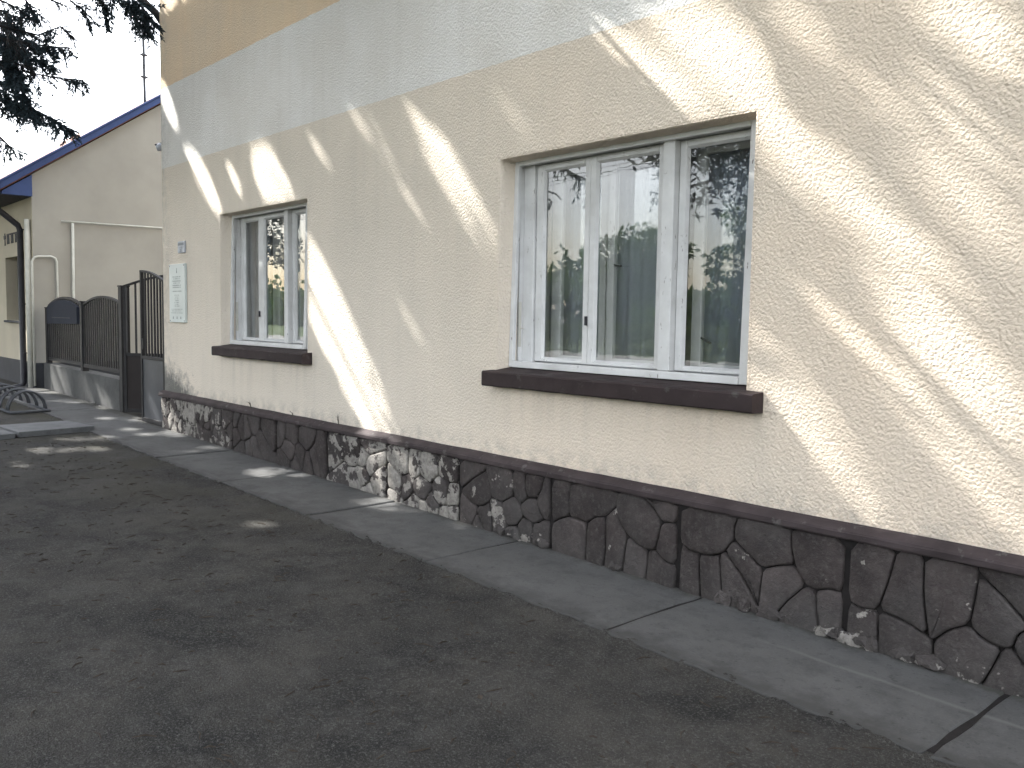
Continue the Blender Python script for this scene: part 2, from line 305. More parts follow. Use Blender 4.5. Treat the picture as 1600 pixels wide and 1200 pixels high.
# light patches: (openness, outline), traced where the sun lands
LIT_WALL= [(1,[(-10.91,4.37),(-10.76,4.31),(-10.61,4.09),(-10.37,3.74),(-10.48,3.66),(-10.66,3.82),(-10.92,4.08)]),(0.8,[(-10.23,3.45),(-9.78,3.31),(-9.43,2.95),(-9.13,2.62),(-9.28,2.58),(-9.66,2.82),(-9.99,3.17)]),(0.8,[(-9.06,3.09),(-8.91,3.09),(-8.66,2.78),(-8.71,2.71),(-8.97,2.96)]),(1,[(-8.46,3.12),(-8.29,3.19),(-7.99,3.13),(-7.74,2.82),(-7.46,2.62),(-8.2,2.6),(-8.35,2.82)]),(0.72,[(-7.32,3.2),(-7.19,3.09),(-6.83,2.79),(-6.88,2.76),(-7.15,2.99)]),(0.45,[(-6.54,3.23),(-6.21,3.24),(-6.03,2.96),(-5.79,2.61),(-5.56,2.33),(-5.34,2.05),(-5.56,2.19),(-5.85,2.49),(-6.2,2.83),(-6.5,3.09)]),(0.8,[(-5.73,3.13),(-5.63,3.11),(-5.47,2.89),(-5.57,2.9)]),(0.95,[(-5.51,3.07),(-5.39,3.0),(-5.12,2.66),(-4.84,2.33),(-4.65,2.11),(-4.64,1.9),(-4.83,2.02),(-5.08,2.31),(-5.41,2.66),(-5.54,2.86)]),(0.7,[(-5.07,3.29),(-4.99,3.25),(-4.77,2.98),(-4.85,3.01)]),(0.9,[(-4.91,3.29),(-4.8,3.28),(-4.57,3.01),(-4.47,2.87),(-4.27,2.64),(-4.34,2.65),(-4.67,3.01)]),(0.72,[(-4.67,3.26),(-4.57,3.22),(-4.47,3.09),(-4.55,3.12)]),(1,[(-7.27,2.27),(-7.12,2.11),(-6.75,1.72),(-6.43,1.34),(-6.1,0.96),(-5.88,0.57),(-6.32,0.58),(-6.67,0.84),(-7.0,1.21),(-7.28,1.43)]),(0.72,[(-5.87,1.69),(-5.81,1.68),(-5.62,1.47),(-5.56,1.38),(-5.65,1.41)]),(0.45,[(-5.31,1.17),(-5.15,1.0),(-5.23,1.01)]),(0.95,[(-3.8,3.32),(-3.65,3.31),(-3.52,3.21),(-3.27,3.03),(-3.08,2.85),(-2.89,2.63),(-3.06,2.63),(-3.21,2.8),(-3.42,2.96),(-3.69,3.17)]),(1,[(-3.41,3.27),(-3.22,3.26),(-2.9,3.22),(-2.71,3.11),(-2.58,2.88),(-2.53,2.73),(-2.57,2.62),(-2.86,2.62),(-3.02,2.84),(-3.25,3.07)]),(0.72,[(-3.7,3.0),(-3.54,2.95),(-3.41,2.81),(-3.26,2.62),(-3.38,2.62),(-3.54,2.8)]),(0.95,[(-2.6,3.16),(-2.42,3.12),(-2.31,3.03),(-2.2,2.9),(-2.19,2.68),(-2.36,2.88),(-2.49,3.02)]),(1,[(-2.56,2.64),(-2.45,2.56),(-2.21,2.37),(-1.96,2.17),(-2.04,2.0),(-2.22,2.11),(-2.4,2.24),(-2.61,2.37),(-2.58,2.52)]),(0.72,[(-1.96,2.17),(-1.8,2.0),(-1.65,1.82),(-1.54,1.7),(-1.59,1.63),(-1.78,1.73),(-1.94,1.88),(-2.04,2.0)]),(0.72,[(-2.24,2.68),(-2.05,2.7),(-1.87,2.55),(-1.72,2.36),(-1.53,2.14),(-1.31,1.87),(-1.3,1.67),(-1.42,1.77),(-1.54,1.95),(-1.71,2.15),(-1.86,2.36),(-2.06,2.54)]),(0.72,[(-1.8,2.68),(-1.68,2.6),(-1.52,2.42),(-1.33,2.23),(-1.32,2.04),(-1.4,2.14),(-1.53,2.25),(-1.65,2.41),(-1.78,2.58)]),(0.95,[(-1.78,2.95),(-1.44,2.87),(-1.36,2.78),(-1.34,2.51),(-1.56,2.73)]),(0.85,[(-2.61,1.56),(-2.53,1.5),(-2.35,1.32),(-2.21,1.15),(-2.05,0.95),(-1.86,0.74),(-1.72,0.58),(-1.85,0.56),(-2.0,0.7),(-2.19,0.87),(-2.37,1.03),(-2.52,1.17),(-2.6,1.32)]),(0.72,[(-2.38,1.69),(-2.17,1.65),(-2.01,1.48),(-1.86,1.31),(-1.66,1.18),(-1.49,1.01),(-1.33,0.87),(-1.25,0.8),(-1.24,0.63),(-1.38,0.74),(-1.54,0.88),(-1.74,1.05),(-1.83,1.19),(-2.03,1.37),(-2.22,1.54)]),(0.72,[(-1.93,1.69),(-1.69,1.68),(-1.58,1.55),(-1.43,1.45),(-1.28,1.38),(-1.26,1.08),(-1.41,1.15),(-1.56,1.31),(-1.74,1.48),(-1.86,1.61)]),(0.4,[(-5.62,1.26),(-5.56,1.27),(-5.31,1.04),(-5.04,0.77),(-4.99,0.67),(-5.09,0.71),(-5.42,1.07)]),(0.4,[(-4.96,1.65),(-4.86,1.56),(-4.74,1.38),(-4.81,1.41)]),(0.4,[(-4.87,0.99),(-4.8,1.0),(-4.66,0.83),(-4.73,0.83)]),(0.45,[(-5.6,2.15),(-5.46,2.11),(-5.16,1.81),(-4.98,1.62),(-5.06,1.65),(-5.35,1.93)]),(0.3,[(-2.37,2.17),(-1.27,1.28),(-1.25,0.8),(-1.75,1.19),(-2.39,1.79)]),(0.25,[(-1.61,2.91),(-1.36,2.85),(-1.3,1.76),(-2.18,2.61)]),(0.45,[(-7.55,3.2),(-7.37,3.15),(-7.19,2.87),(-7.32,2.93)]),(0.3,[(-5.96,3.14),(-5.83,3.1),(-5.5,2.67),(-5.63,2.72)]),(0.8,[(-6.37,0.59),(-5.9,0.57),(-5.83,0.46),(-5.86,0.0),(-6.1,-0.01),(-6.18,0.41)])]
LIT_FENCE= [(1, [(-16.58, 0.61), (-16.1, 0.66), (-15.5, 0.17), (-16.38, 0.07)]), (0.8, [(-15.76, 0.6), (-15.61, 0.61), (-15.36, 0.13), (-15.47, 0.12)])]
LIT_GATE= [(1, [(-11.41, 0.5), (-11.09, 0.18), (-11.47, 0.17)])]
LIT_GROUND= [(1, [(-10.24, 0.02), (-10.06, -0.11), (-10.02, -0.18), (-10.1, -0.21), (-10.07, -0.31), (-10.23, -0.26), (-10.44, -0.29), (-10.55, -0.23), (-10.58, -0.11), (-10.78, 0.05), (-10.63, 0.09), (-10.45, 0.07)]), (0.8, [(-9.02, -0.04), (-8.9, -0.05), (-8.93, -0.11), (-8.94, -0.17), (-8.92, -0.24), (-9.01, -0.24), (-9.17, -0.26), (-9.22, -0.16), (-9.25, -0.09), (-9.2, -0.06), (-9.15, -0.01), (-9.12, 0.04)]), (1, [(-7.45, -0.22), (-7.35, -0.3), (-7.36, -0.35), (-7.24, -0.46), (-7.38, -0.47), (-7.52, -0.48), (-7.61, -0.46), (-7.75, -0.37), (-7.75, -0.27), (-7.69, -0.24), (-7.75, -0.14), (-7.49, -0.13)]), (0.4, [(-7.11, -0.07), (-7.07, -0.13), (-7.06, -0.17), (-7.04, -0.22), (-7.13, -0.23), (-7.13, -0.24), (-7.22, -0.23), (-7.29, -0.16), (-7.26, -0.15), (-7.27, -0.09), (-7.23, -0.07), (-7.18, -0.06)]), (1, [(-5.84, -0.0), (-5.71, -0.11), (-5.65, -0.22), (-5.69, -0.27), (-5.83, -0.32), (-5.93, -0.35), (-6.02, -0.25), (-6.13, -0.18), (-6.2, -0.1), (-6.11, 0.01), (-6.03, 0.1), (-6.02, 0.09)]), (0.7, [(-5.35, 0.1), (-5.23, 0.15), (-5.36, -0.04), (-5.38, -0.14), (-5.45, -0.27), (-5.56, -0.27), (-5.64, -0.3), (-5.62, -0.17), (-5.62, -0.16), (-5.59, 0.01), (-5.45, 0.12), (-5.33, 0.2)]), (0.8, [(-4.82, -0.06), (-4.78, -0.1), (-4.8, -0.14), (-4.81, -0.18), (-4.84, -0.2), (-4.88, -0.21), (-4.89, -0.16), (-4.94, -0.14), (-4.94, -0.11), (-4.97, -0.04), (-4.94, -0.02), (-4.9, -0.05)]), (0.35, [(-3.74, -0.52), (-3.73, -0.58), (-3.74, -0.6), (-3.75, -0.66), (-3.77, -0.69), (-3.84, -0.69), (-3.87, -0.68), (-3.89, -0.64), (-3.89, -0.58), (-3.89, -0.54), (-3.86, -0.52), (-3.79, -0.51)]), (0.8, [(-5.7, -1.16), (-5.67, -1.21), (-5.66, -1.25), (-5.7, -1.29), (-5.73, -1.32), (-5.76, -1.32), (-5.82, -1.32), (-5.85, -1.27), (-5.89, -1.24), (-5.9, -1.19), (-5.85, -1.16), (-5.76, -1.14)]), (1, [(-9.87, -1.39), (-9.73, -1.43), (-9.75, -1.49), (-9.79, -1.57), (-9.78, -1.73), (-9.93, -1.72), (-10.09, -1.73), (-10.2, -1.66), (-10.19, -1.57), (-10.15, -1.48), (-10.17, -1.36), (-9.97, -1.4)]), (0.8, [(-9.73, -1.03), (-9.66, -1.13), (-9.66, -1.16), (-9.68, -1.24), (-9.68, -1.3), (-9.82, -1.37), (-9.95, -1.36), (-10.06, -1.3), (-10.01, -1.24), (-9.99, -1.15), (-9.96, -1.07), (-9.89, -1.06)]), (1, [(-10.38, -0.77), (-10.34, -0.85), (-10.31, -0.93), (-10.44, -1.08), (-10.53, -1.22), (-10.61, -1.27), (-10.71, -1.28), (-10.81, -1.33), (-10.79, -1.18), (-10.74, -1.0), (-10.63, -0.81), (-10.43, -0.72)]), (0.3, [(-4.19, -1.75), (-4.18, -1.82), (-4.14, -1.86), (-4.16, -1.91), (-4.26, -1.94), (-4.32, -1.98), (-4.36, -1.96), (-4.39, -1.88), (-4.37, -1.86), (-4.35, -1.82), (-4.34, -1.73), (-4.24, -1.73)]), (0.2, [(-4.66, -1.71), (-4.64, -1.78), (-4.64, -1.8), (-4.65, -1.85), (-4.67, -1.88), (-4.75, -1.91), (-4.77, -1.86), (-4.81, -1.83), (-4.86, -1.82), (-4.84, -1.76), (-4.76, -1.75), (-4.73, -1.72)]), (1, [(-16.23, 0.23), (-15.92, 0.22), (-15.73, 0.0), (-15.96, -0.12), (-15.8, -0.29), (-16.3, -0.37), (-16.48, -0.25), (-16.92, -0.2), (-16.86, -0.04), (-16.98, 0.13), (-17.03, 0.37), (-16.55, 0.43)]), (0.9, [(-14.34, 0.25), (-14.19, 0.23), (-14.14, 0.03), (-14.19, -0.12), (-14.26, -0.3), (-14.46, -0.23), (-14.7, -0.39), (-14.8, -0.32), (-14.93, -0.08), (-14.85, 0.07), (-14.59, 0.22), (-14.6, 0.19)]), (0.9, [(-13.38, 0.17), (-13.27, 0.14), (-13.23, 0.05), (-13.2, -0.01), (-13.26, -0.06), (-13.42, -0.07), (-13.48, -0.01), (-13.6, 0.01), (-13.71, 0.08), (-13.78, 0.17), (-13.71, 0.22), (-13.52, 0.17)]), (0.8, [(-12.14, -0.22), (-12.06, -0.29), (-11.95, -0.36), (-12.04, -0.36), (-12.03, -0.41), (-12.11, -0.39), (-12.25, -0.4), (-12.31, -0.32), (-12.41, -0.27), (-12.48, -0.22), (-12.3, -0.25), (-12.24, -0.23)]), (1, [(-11.69, 0.14), (-11.55, 0.06), (-11.49, 0.04), (-11.53, -0.07), (-11.58, -0.17), (-11.65, -0.13), (-11.84, -0.1), (-11.99, -0.01), (-12.04, 0.0), (-12.1, 0.13), (-12.02, 0.17), (-11.86, 0.23)]), (0.7, [(-10.85, -0.35), (-10.73, -0.37), (-10.7, -0.43), (-10.74, -0.46), (-10.73, -0.52), (-10.81, -0.51), (-10.95, -0.49), (-11.05, -0.45), (-11.11, -0.4), (-11.13, -0.34), (-11.04, -0.29), (-10.93, -0.32)]), (0.7, [(-10.4, -0.34), (-10.32, -0.36), (-10.31, -0.4), (-10.24, -0.47), (-10.33, -0.48), (-10.38, -0.46), (-10.48, -0.45), (-10.6, -0.43), (-10.58, -0.4), (-10.58, -0.35), (-10.53, -0.34), (-10.47, -0.32)]), (0.5, [(-11.88, -1.01), (-11.73, -1.1), (-11.65, -1.18), (-11.69, -1.24), (-11.75, -1.29), (-11.98, -1.36), (-12.07, -1.32), (-12.22, -1.26), (-12.24, -1.21), (-12.31, -1.09), (-12.19, -1.03), (-12.02, -0.99)]), (0.4, [(-9.21, -1.91), (-9.04, -1.9), (-9.04, -1.99), (-9.02, -2.04), (-9.07, -2.08), (-9.22, -2.12), (-9.37, -2.14), (-9.41, -2.03), (-9.45, -2.02), (-9.54, -1.92), (-9.38, -1.88), (-9.37, -1.89)]), (0.3, [(-5.75, -2.76), (-5.68, -2.79), (-5.65, -2.82), (-5.63, -2.86), (-5.73, -2.87), (-5.75, -2.89), (-5.83, -2.87), (-5.93, -2.87), (-5.95, -2.82), (-5.95, -2.79), (-5.88, -2.78), (-5.83, -2.76)]), (0.5, [(-8.93, -0.35), (-8.87, -0.41), (-8.83, -0.43), (-8.83, -0.49), (-8.92, -0.52), (-8.98, -0.52), (-9.02, -0.49), (-9.06, -0.47), (-9.1, -0.45), (-9.14, -0.37), (-9.06, -0.36), (-9.02, -0.34)])]
HANG= [(1,[(-9.99,-1.89,4.56),(-9.88,-1.8,4.5),(-9.78,-1.68,4.4)]),(1,[(-9.87,-1.92,4.28),(-9.71,-1.62,4.22),(-9.54,-1.46,4.3),(-9.44,-1.37,4.17)]),(1,[(-10.31,-1.83,4.28),(-10.14,-1.51,4.24),(-9.97,-1.24,4.23)]),(1,[(-10.04,-1.89,3.92),(-9.9,-1.7,3.89),(-9.75,-1.5,3.85),(-9.58,-1.25,3.83)]),(1,[(-9.9,-1.92,3.92),(-9.81,-1.78,3.75),(-9.73,-1.71,3.56),(-9.64,-1.71,3.45)]),(1,[(-10.44,-1.81,3.79),(-10.34,-1.72,3.66),(-10.2,-1.51,3.58),(-10.08,-1.37,3.48),(-9.97,-1.26,3.36)]),(0.72,[(-11.22,-1.65,3.75),(-11.12,-1.6,3.67),(-11.01,-1.53,3.61)]),(0.45,[(-11.1,-1.69,3.42),(-11.0,-1.62,3.32),(-10.89,-1.53,3.25)]),(0.8,[(-10.67,-1.5,4.83),(-10.59,-1.46,4.72),(-10.5,-1.41,4.6)]),(0.72,[(-9.85,-1.46,4.63),(-9.74,-1.4,4.58),(-9.63,-1.35,4.53)]),(0.45,[(-10.23,-1.18,4.79),(-10.12,-1.08,4.69),(-10.05,-1.03,4.52)]),(0.72,[(-8.95,-1.3,4.47),(-8.99,-1.21,4.43),(-9.08,-1.18,4.29)]),(0.8,[(-8.91,-1.2,4.5),(-8.91,-1.03,4.47),(-8.94,-0.87,4.39),(-9.01,-0.8,4.28)]),(0.7,[(-8.85,-1.05,4.51),(-8.88,-0.89,4.44),(-8.92,-0.75,4.33)]),(0.72,[(-8.85,-0.99,4.46),(-8.92,-0.94,4.37),(-8.99,-0.93,4.3)]),(1,[(-11.1,-1.66,4.35),(-10.98,-1.53,4.28),(-10.84,-1.35,4.26),(-10.72,-1.22,4.19)]),(1.2,[(-10.91,-1.82,4.61),(-10.79,-1.69,4.57),(-10.66,-1.55,4.53)]),(1.2,[(-10.94,-1.82,4.35),(-10.81,-1.65,4.32),(-10.68,-1.48,4.26)]),(1.2,[(-11.01,-1.81,4.04),(-10.89,-1.66,3.97),(-10.79,-1.48,3.72)]),(1.2,[(-10.1,-1.99,4.0),(-9.96,-1.79,3.97),(-9.83,-1.66,3.93)]),(1,[(-10.33,-1.91,3.7),(-10.22,-1.79,3.64),(-10.11,-1.69,3.56)]),(1.2,[(-10.65,-1.84,4.41),(-10.52,-1.66,4.36),(-10.39,-1.51,4.32)]),(0.8,[(-10.73,-1.82,4.7),(-10.61,-1.7,4.63),(-10.5,-1.57,4.57)])]

# ------------------------------------------------------------------ mesh helpers
def tag(o, label=None, cat=None, group=None, kind=None):
    for k, v in (('label', label), ('category', cat), ('group', group), ('kind', kind)):
        if v: o[k] = v
    return o
def link(name, me, mat, parent=None, smooth=False):
    if mat: me.materials.append(MAT[mat] if isinstance(mat, str) else mat)
    if smooth:
        me.polygons.foreach_set('use_smooth', [True]*len(me.polygons))
    o = bpy.data.objects.new(name, me); COL.objects.link(o)
    if parent is not None:
        o.parent = parent
        o.matrix_parent_inverse = parent.matrix_world.inverted() if parent.type != 'EMPTY' else Matrix.Translation(-parent.location)
    return o
def empty(name, loc=(0,0,0)):
    o = bpy.data.objects.new(name, None); o.location = loc; COL.objects.link(o); o.empty_display_size = .2
    return o
class MB:
    def __init__(s): s.v = []; s.f = []
    def add(s, v, f):
        k = len(s.v); s.v += [tuple(q) for q in v]; s.f += [tuple(i+k for i in q) for q in f]; return s
    def box(s, x0, x1, y0, y1, z0, z1):
        v = [(x,y,z) for x in (x0,x1) for y in (y0,y1) for z in (z0,z1)]
        return s.add(v, [(0,1,3,2),(4,6,7,5),(0,4,5,1),(2,3,7,6),(0,2,6,4),(1,5,7,3)])
    def tube(s, pts, r, n=8, cap=True):
        pts = [Vector(p) for p in pts]; R = r if isinstance(r, (list, tuple)) else [r]*len(pts)
        rings = []; ref = None
        for i, p in enumerate(pts):
            d = (pts[min(i+1, len(pts)-1)] - pts[max(i-1, 0)]).normalized()
            if ref is None:
                ref = d.orthogonal().normalized()
            ref = (ref - d*ref.dot(d))
            ref = ref.normalized() if ref.length > 1e-5 else d.orthogonal().normalized()
            b = d.cross(ref)
            rings.append([p + (ref*math.cos(2*math.pi*k/n) + b*math.sin(2*math.pi*k/n))*R[i] for k in range(n)])
        v = [q for ring in rings for q in ring]; f = []
        for i in range(len(pts)-1):
            for k in range(n):
                f.append((i*n+k, i*n+(k+1)%n, (i+1)*n+(k+1)%n, (i+1)*n+k))
        if cap: f += [tuple(range(n-1, -1, -1)), tuple((len(pts)-1)*n+k for k in range(n))]
        return s.add(v, f)
    def prism(s, prof, axis, a0, a1):
        # profile polygon swept along an axis: 'x' uses (y,z), 'y' uses (x,z), 'z' uses (x,y)
        n = len(prof)
        mk = {'x': lambda t, p: (t, p[0], p[1]), 'y': lambda t, p: (p[0], t, p[1]), 'z': lambda t, p: (p[0], p[1], t)}[axis]
        v = [mk(a0, p) for p in prof] + [mk(a1, p) for p in prof]
        return s.add(v, [tuple(range(n)), tuple(range(2*n-1, n-1, -1))] + [(i, i+n, (i+1)%n+n, (i+1)%n) for i in range(n)])
    def build(s, name, mat, parent=None, bev=0, seg=1, smooth=False):
        me = bpy.data.meshes.new(name); me.from_pydata(s.v, [], s.f)
        bm = bmesh.new(); bm.from_mesh(me)
        bmesh.ops.recalc_face_normals(bm, faces=bm.faces)
        if bev: bmesh.ops.bevel(bm, geom=bm.edges[:], offset=bev, segments=seg, profile=.5, affect='EDGES', clamp_overlap=True)
        bm.to_mesh(me); bm.free()
        return link(name, me, mat, parent, smooth)
def quadmesh(name, V, F, mat, parent=None):
    me = bpy.data.meshes.new(name)
    V = np.asarray(V, np.float32); F = np.asarray(F, np.int32)
    me.vertices.add(len(V)); me.vertices.foreach_set('co', V.ravel())
    k = F.shape[1]
    me.loops.add(F.size); me.loops.foreach_set('vertex_index', F.ravel())
    me.polygons.add(len(F)); me.polygons.foreach_set('loop_start', np.arange(0, F.size, k, dtype=np.int32))
    me.update(calc_edges=True); me.validate()
    return link(name, me, mat, parent)
def gz(x): return -.036 - .0116*(max(-24, min(6, x)) + 1.25)

# ------------------------------------------------------------------ ground, lawn, road
xs = [-400, -120, -60, -24, 6, 60, 120, 400]; ys = [-400, -120, -60, -20, -9, -4, 0, 4, 12, 40, 120, 400]
V = [(x, y, gz(x)) for x in xs for y in ys]; ny = len(ys)
F = [(i*ny+j, (i+1)*ny+j, (i+1)*ny+j+1, i*ny+j+1) for i in range(len(xs)-1) for j in range(ny-1)]
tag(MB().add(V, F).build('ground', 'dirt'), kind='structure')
def sheet(name, mat, x0, x1, y0, y1, dz):
    X = [x0, -60, -24, 6, 60, x1]
    V = [(x, y, gz(x)+dz) for x in X for y in (y0, y1)]
    tag(MB().add(V, [(2*i, 2*i+2, 2*i+3, 2*i+1) for i in range(len(X)-1)]).build(name, mat), kind='structure')
sheet('lawn', 'grass', -150, 120, -11.2, -9.0, .006)
sheet('road', 'roadway', -300, 300, -20.0, -11.4, .008)
sheet('far_verge', 'grass', -150, 120, -60, -20.0, .006)

# ------------------------------------------------------------------ pavement of cast slabs along the wall
pav = MB()
X = [-17.4, -12, -6, 1.6]
pav.add([(x, y, gz(x)+.004) for x in X for y in (-.80, .10)], [(0,2,3,1),(2,4,5,3),(4,6,7,5)])
pavement = tag(pav.build('pavement', 'joint'), kind='structure')
seams = [1.5, .25, -1.25, -2.815, -4.31, -5.80, -7.33, -8.85, -10.35, -11.9, -13.4, -14.9, -16.3, -17.4]
def slab_edge(p, q, n, j, out=0):
    r = []
    for i in range(n):
        t = i/n; a = j*random.uniform(-1, 1)
        r.append((p[0]+(q[0]-p[0])*t + (a if abs(q[1]-p[1]) > abs(q[0]-p[0]) else 0), p[1]+(q[1]-p[1])*t + (a if abs(q[1]-p[1]) <= abs(q[0]-p[0]) else 0)))
    return r
for i in range(len(seams)-1):
    x1, x0 = seams[i]-.011, seams[i+1]+.011
    yb = -.842 + random.uniform(-.012, .012); yt = -.012 if x1 < -10 else .02
    if x1 < -10.4: yt = .09; yb += .03
    sk = random.uniform(-.012, .012)
    ring = slab_edge((x0, yb), (x1, yb+.006), 14, .013) + slab_edge((x1+sk, yb), (x1, yt), 7, .006) + slab_edge((x1, yt), (x0, yt), 2, 0) + slab_edge((x0, yt), (x0+sk*.5, yb), 7, .006)
    tz = random.uniform(-.005, .006); h = .013
    cx = sum(p[0] for p in ring)/len(ring); cy = sum(p[1] for p in ring)/len(ring); n = len(ring)
    v = [(x, y, gz(x)-.05) for x, y in ring] + [(x, y, gz(x)+h-.006+tz) for x, y in ring]
    v += [(x+(.008 if x < cx else -.008), y+(.008 if y < cy else -.008), gz(x)+h+tz+.002*(y-cy)) for x, y in ring]
    f = [(k, (k+1)%n, n+(k+1)%n, n+k) for k in range(n)] + [(n+k, n+(k+1)%n, 2*n+(k+1)%n, 2*n+k) for k in range(n)] + [tuple(range(2*n, 3*n))]
    MB().add(v, f).build('slab', 'slab', pavement)

# ------------------------------------------------------------------ the near house
house = tag(empty('house', (-4, 0, 0)), 'cream roughcast house with pale band, two white windows and brown stone plinth', 'house')
WR = dict(x0=-4.62, x1=-2.60, z0=1.15, z1=2.605); WL = dict(x0=-9.22, x1=-7.31, z0=1.165, z1=2.585)
# front wall: one sheet with two openings and their reveals, edges softened and a little uneven like the render coat
bm = bmesh.new()
XS = [-10.90, WL['x0'], WL['x1'], WR['x0'], WR['x1'], 6.0]
def wall_strip(x0, x1, z0, z1):
    nx = max(1, int((x1-x0)/.45)); nzz = max(1, int((z1-z0)/.45))
    vs_ = [[bm.verts.new((x0+(x1-x0)*i/nx, 0, z0+(z1-z0)*j/nzz)) for j in range(nzz+1)] for i in range(nx+1)]
    for i in range(nx):
        for j in range(nzz): bm.faces.new((vs_[i][j], vs_[i+1][j], vs_[i+1][j+1], vs_[i][j+1]))
TOP = 6.92
for a, b, w in ((XS[0], XS[1], None), (XS[1], XS[2], WL), (XS[2], XS[3], None), (XS[3], XS[4], WR), (XS[4], XS[5], None)):
    if w is None: wall_strip(a, b, .50, TOP)
    else: wall_strip(a, b, .50, w['z0']-.03); wall_strip(a, b, w['z1'], TOP)
bmesh.ops.remove_doubles(bm, verts=bm.verts, dist=.0005)
def reveal(w):
    # rounded arris then the side, drawn as an outward-jittered ring of short pieces
    x0, x1, z0, z1 = w['x0'], w['x1'], w['z0']-.03, w['z1']
    ring = []
    def seg(p, q, n):
        for i in range(n): ring.append((p[0]+(q[0]-p[0])*i/n, p[1]+(q[1]-p[1])*i/n))
    seg((x0, z0), (x1, z0), 2); seg((x1, z0), (x1, z1), 30); seg((x1, z1), (x0, z1), 36); seg((x0, z1), (x0, z0), 30)
    cx, cz = (x0+x1)/2, (z0+z1)/2; n = len(ring)
    prof = [(.012, -.0015), (.003, .002), (-.004, .012), (-.006, .03), (-.010, .17)]
    rows = []
    for oi, oy in prof:
        row = []
        for (x, z) in ring:
            sx = 0 if x0+1e-4 < x < x1-1e-4 else (1 if x >= x1-1e-4 else -1); sz = 0 if z0+1e-4 < z < z1-1e-4 else (1 if z >= z1-1e-4 else -1)
            j = random.uniform(-.0035, .0035)
            splay = .035 if (oy > .1 and sx == -1) else 0
            row.append(bm.verts.new((x + sx*(oi+j) + splay, oy, z + sz*(oi+j))))
        rows.append(row)
    for a, b in zip(rows[:-1], rows[1:]):
        for k in range(n): bm.faces.new((a[k], a[(k+1)%n], b[(k+1)%n], b[k]))
reveal(WL); reveal(WR)
bmesh.ops.recalc_face_normals(bm, faces=bm.faces)
me = bpy.data.meshes.new('front_wall'); bm.to_mesh(me); bm.free()
link('front_wall', me, 'stucco', house, smooth=True)
sw = MB(); sw.add([(-10.9,0,-.1),(-10.9,9,-.1),(-10.9,9,TOP),(-10.9,4.5,9.5),(-10.9,0,TOP)], [(0,1,2,3,4)])
sw.build('side_wall', 'nwall', house)
MB().add([(6,0,-.1),(6,9,-.1),(6,9,TOP),(6,4.5,9.5),(6,0,TOP),(-10.9,9,-.1),(-10.9,9,TOP)], [(0,1,2,3,4),(1,5,6,2)]).build('back_wall', 'nwall', house)
rf = MB().prism([(-.50,6.80),(4.5,9.72),(9.5,6.80),(9.5,6.68),(4.5,9.60),(-.50,6.68)], 'x', -11.05, 6.2); rf.build('roof', 'rooftile', house)
MB().box(-11.0, 6.1, -.46, -.005, 6.64, 6.672).build('soffit', 'gas', house)
g = MB(); g.prism([(-.62,6.76),(-.60,6.70),(-.55,6.675),(-.50,6.70),(-.48,6.76),(-.495,6.76),(-.51,6.71),(-.55,6.69),(-.59,6.71),(-.605,6.76)], 'x', -11.1, 6.2)
g.build('gutter', 'pipe', house)
MB().tube([(-10.97,.06,5.02),(-10.97,-.02,5.12),(-10.96,-.62,5.52)], .045, 10).build('bracket_arm', 'pipe', house, smooth=True)
# room behind the windows
MB().add([(-10.7,.5,.55),(5.8,.5,.55),(5.8,5,.55),(-10.7,5,.55),(-10.7,.5,3.1),(5.8,.5,3.1),(5.8,5,3.1),(-10.7,5,3.1)],
    [(0,1,2,3),(4,5,6,7),(2,3,7,6),(0,3,7,4),(1,2,6,5)]).build('room_lining', 'interior', house)
lin = MB()
for a, b, w in ((-10.7, -9.3, None), (-9.3, -7.25, WL), (-7.25, -4.7, None), (-4.7, -2.5, WR), (-2.5, 5.8, None)):
    if w is None: lin.box(a, b, .47, .5, .55, 3.1)
    else: lin.box(a, b, .47, .5, .55, w['z0']); lin.box(a, b, .47, .5, w['z1']+.02, 3.1)
lin.build('inner_wall_face', 'interior', house)

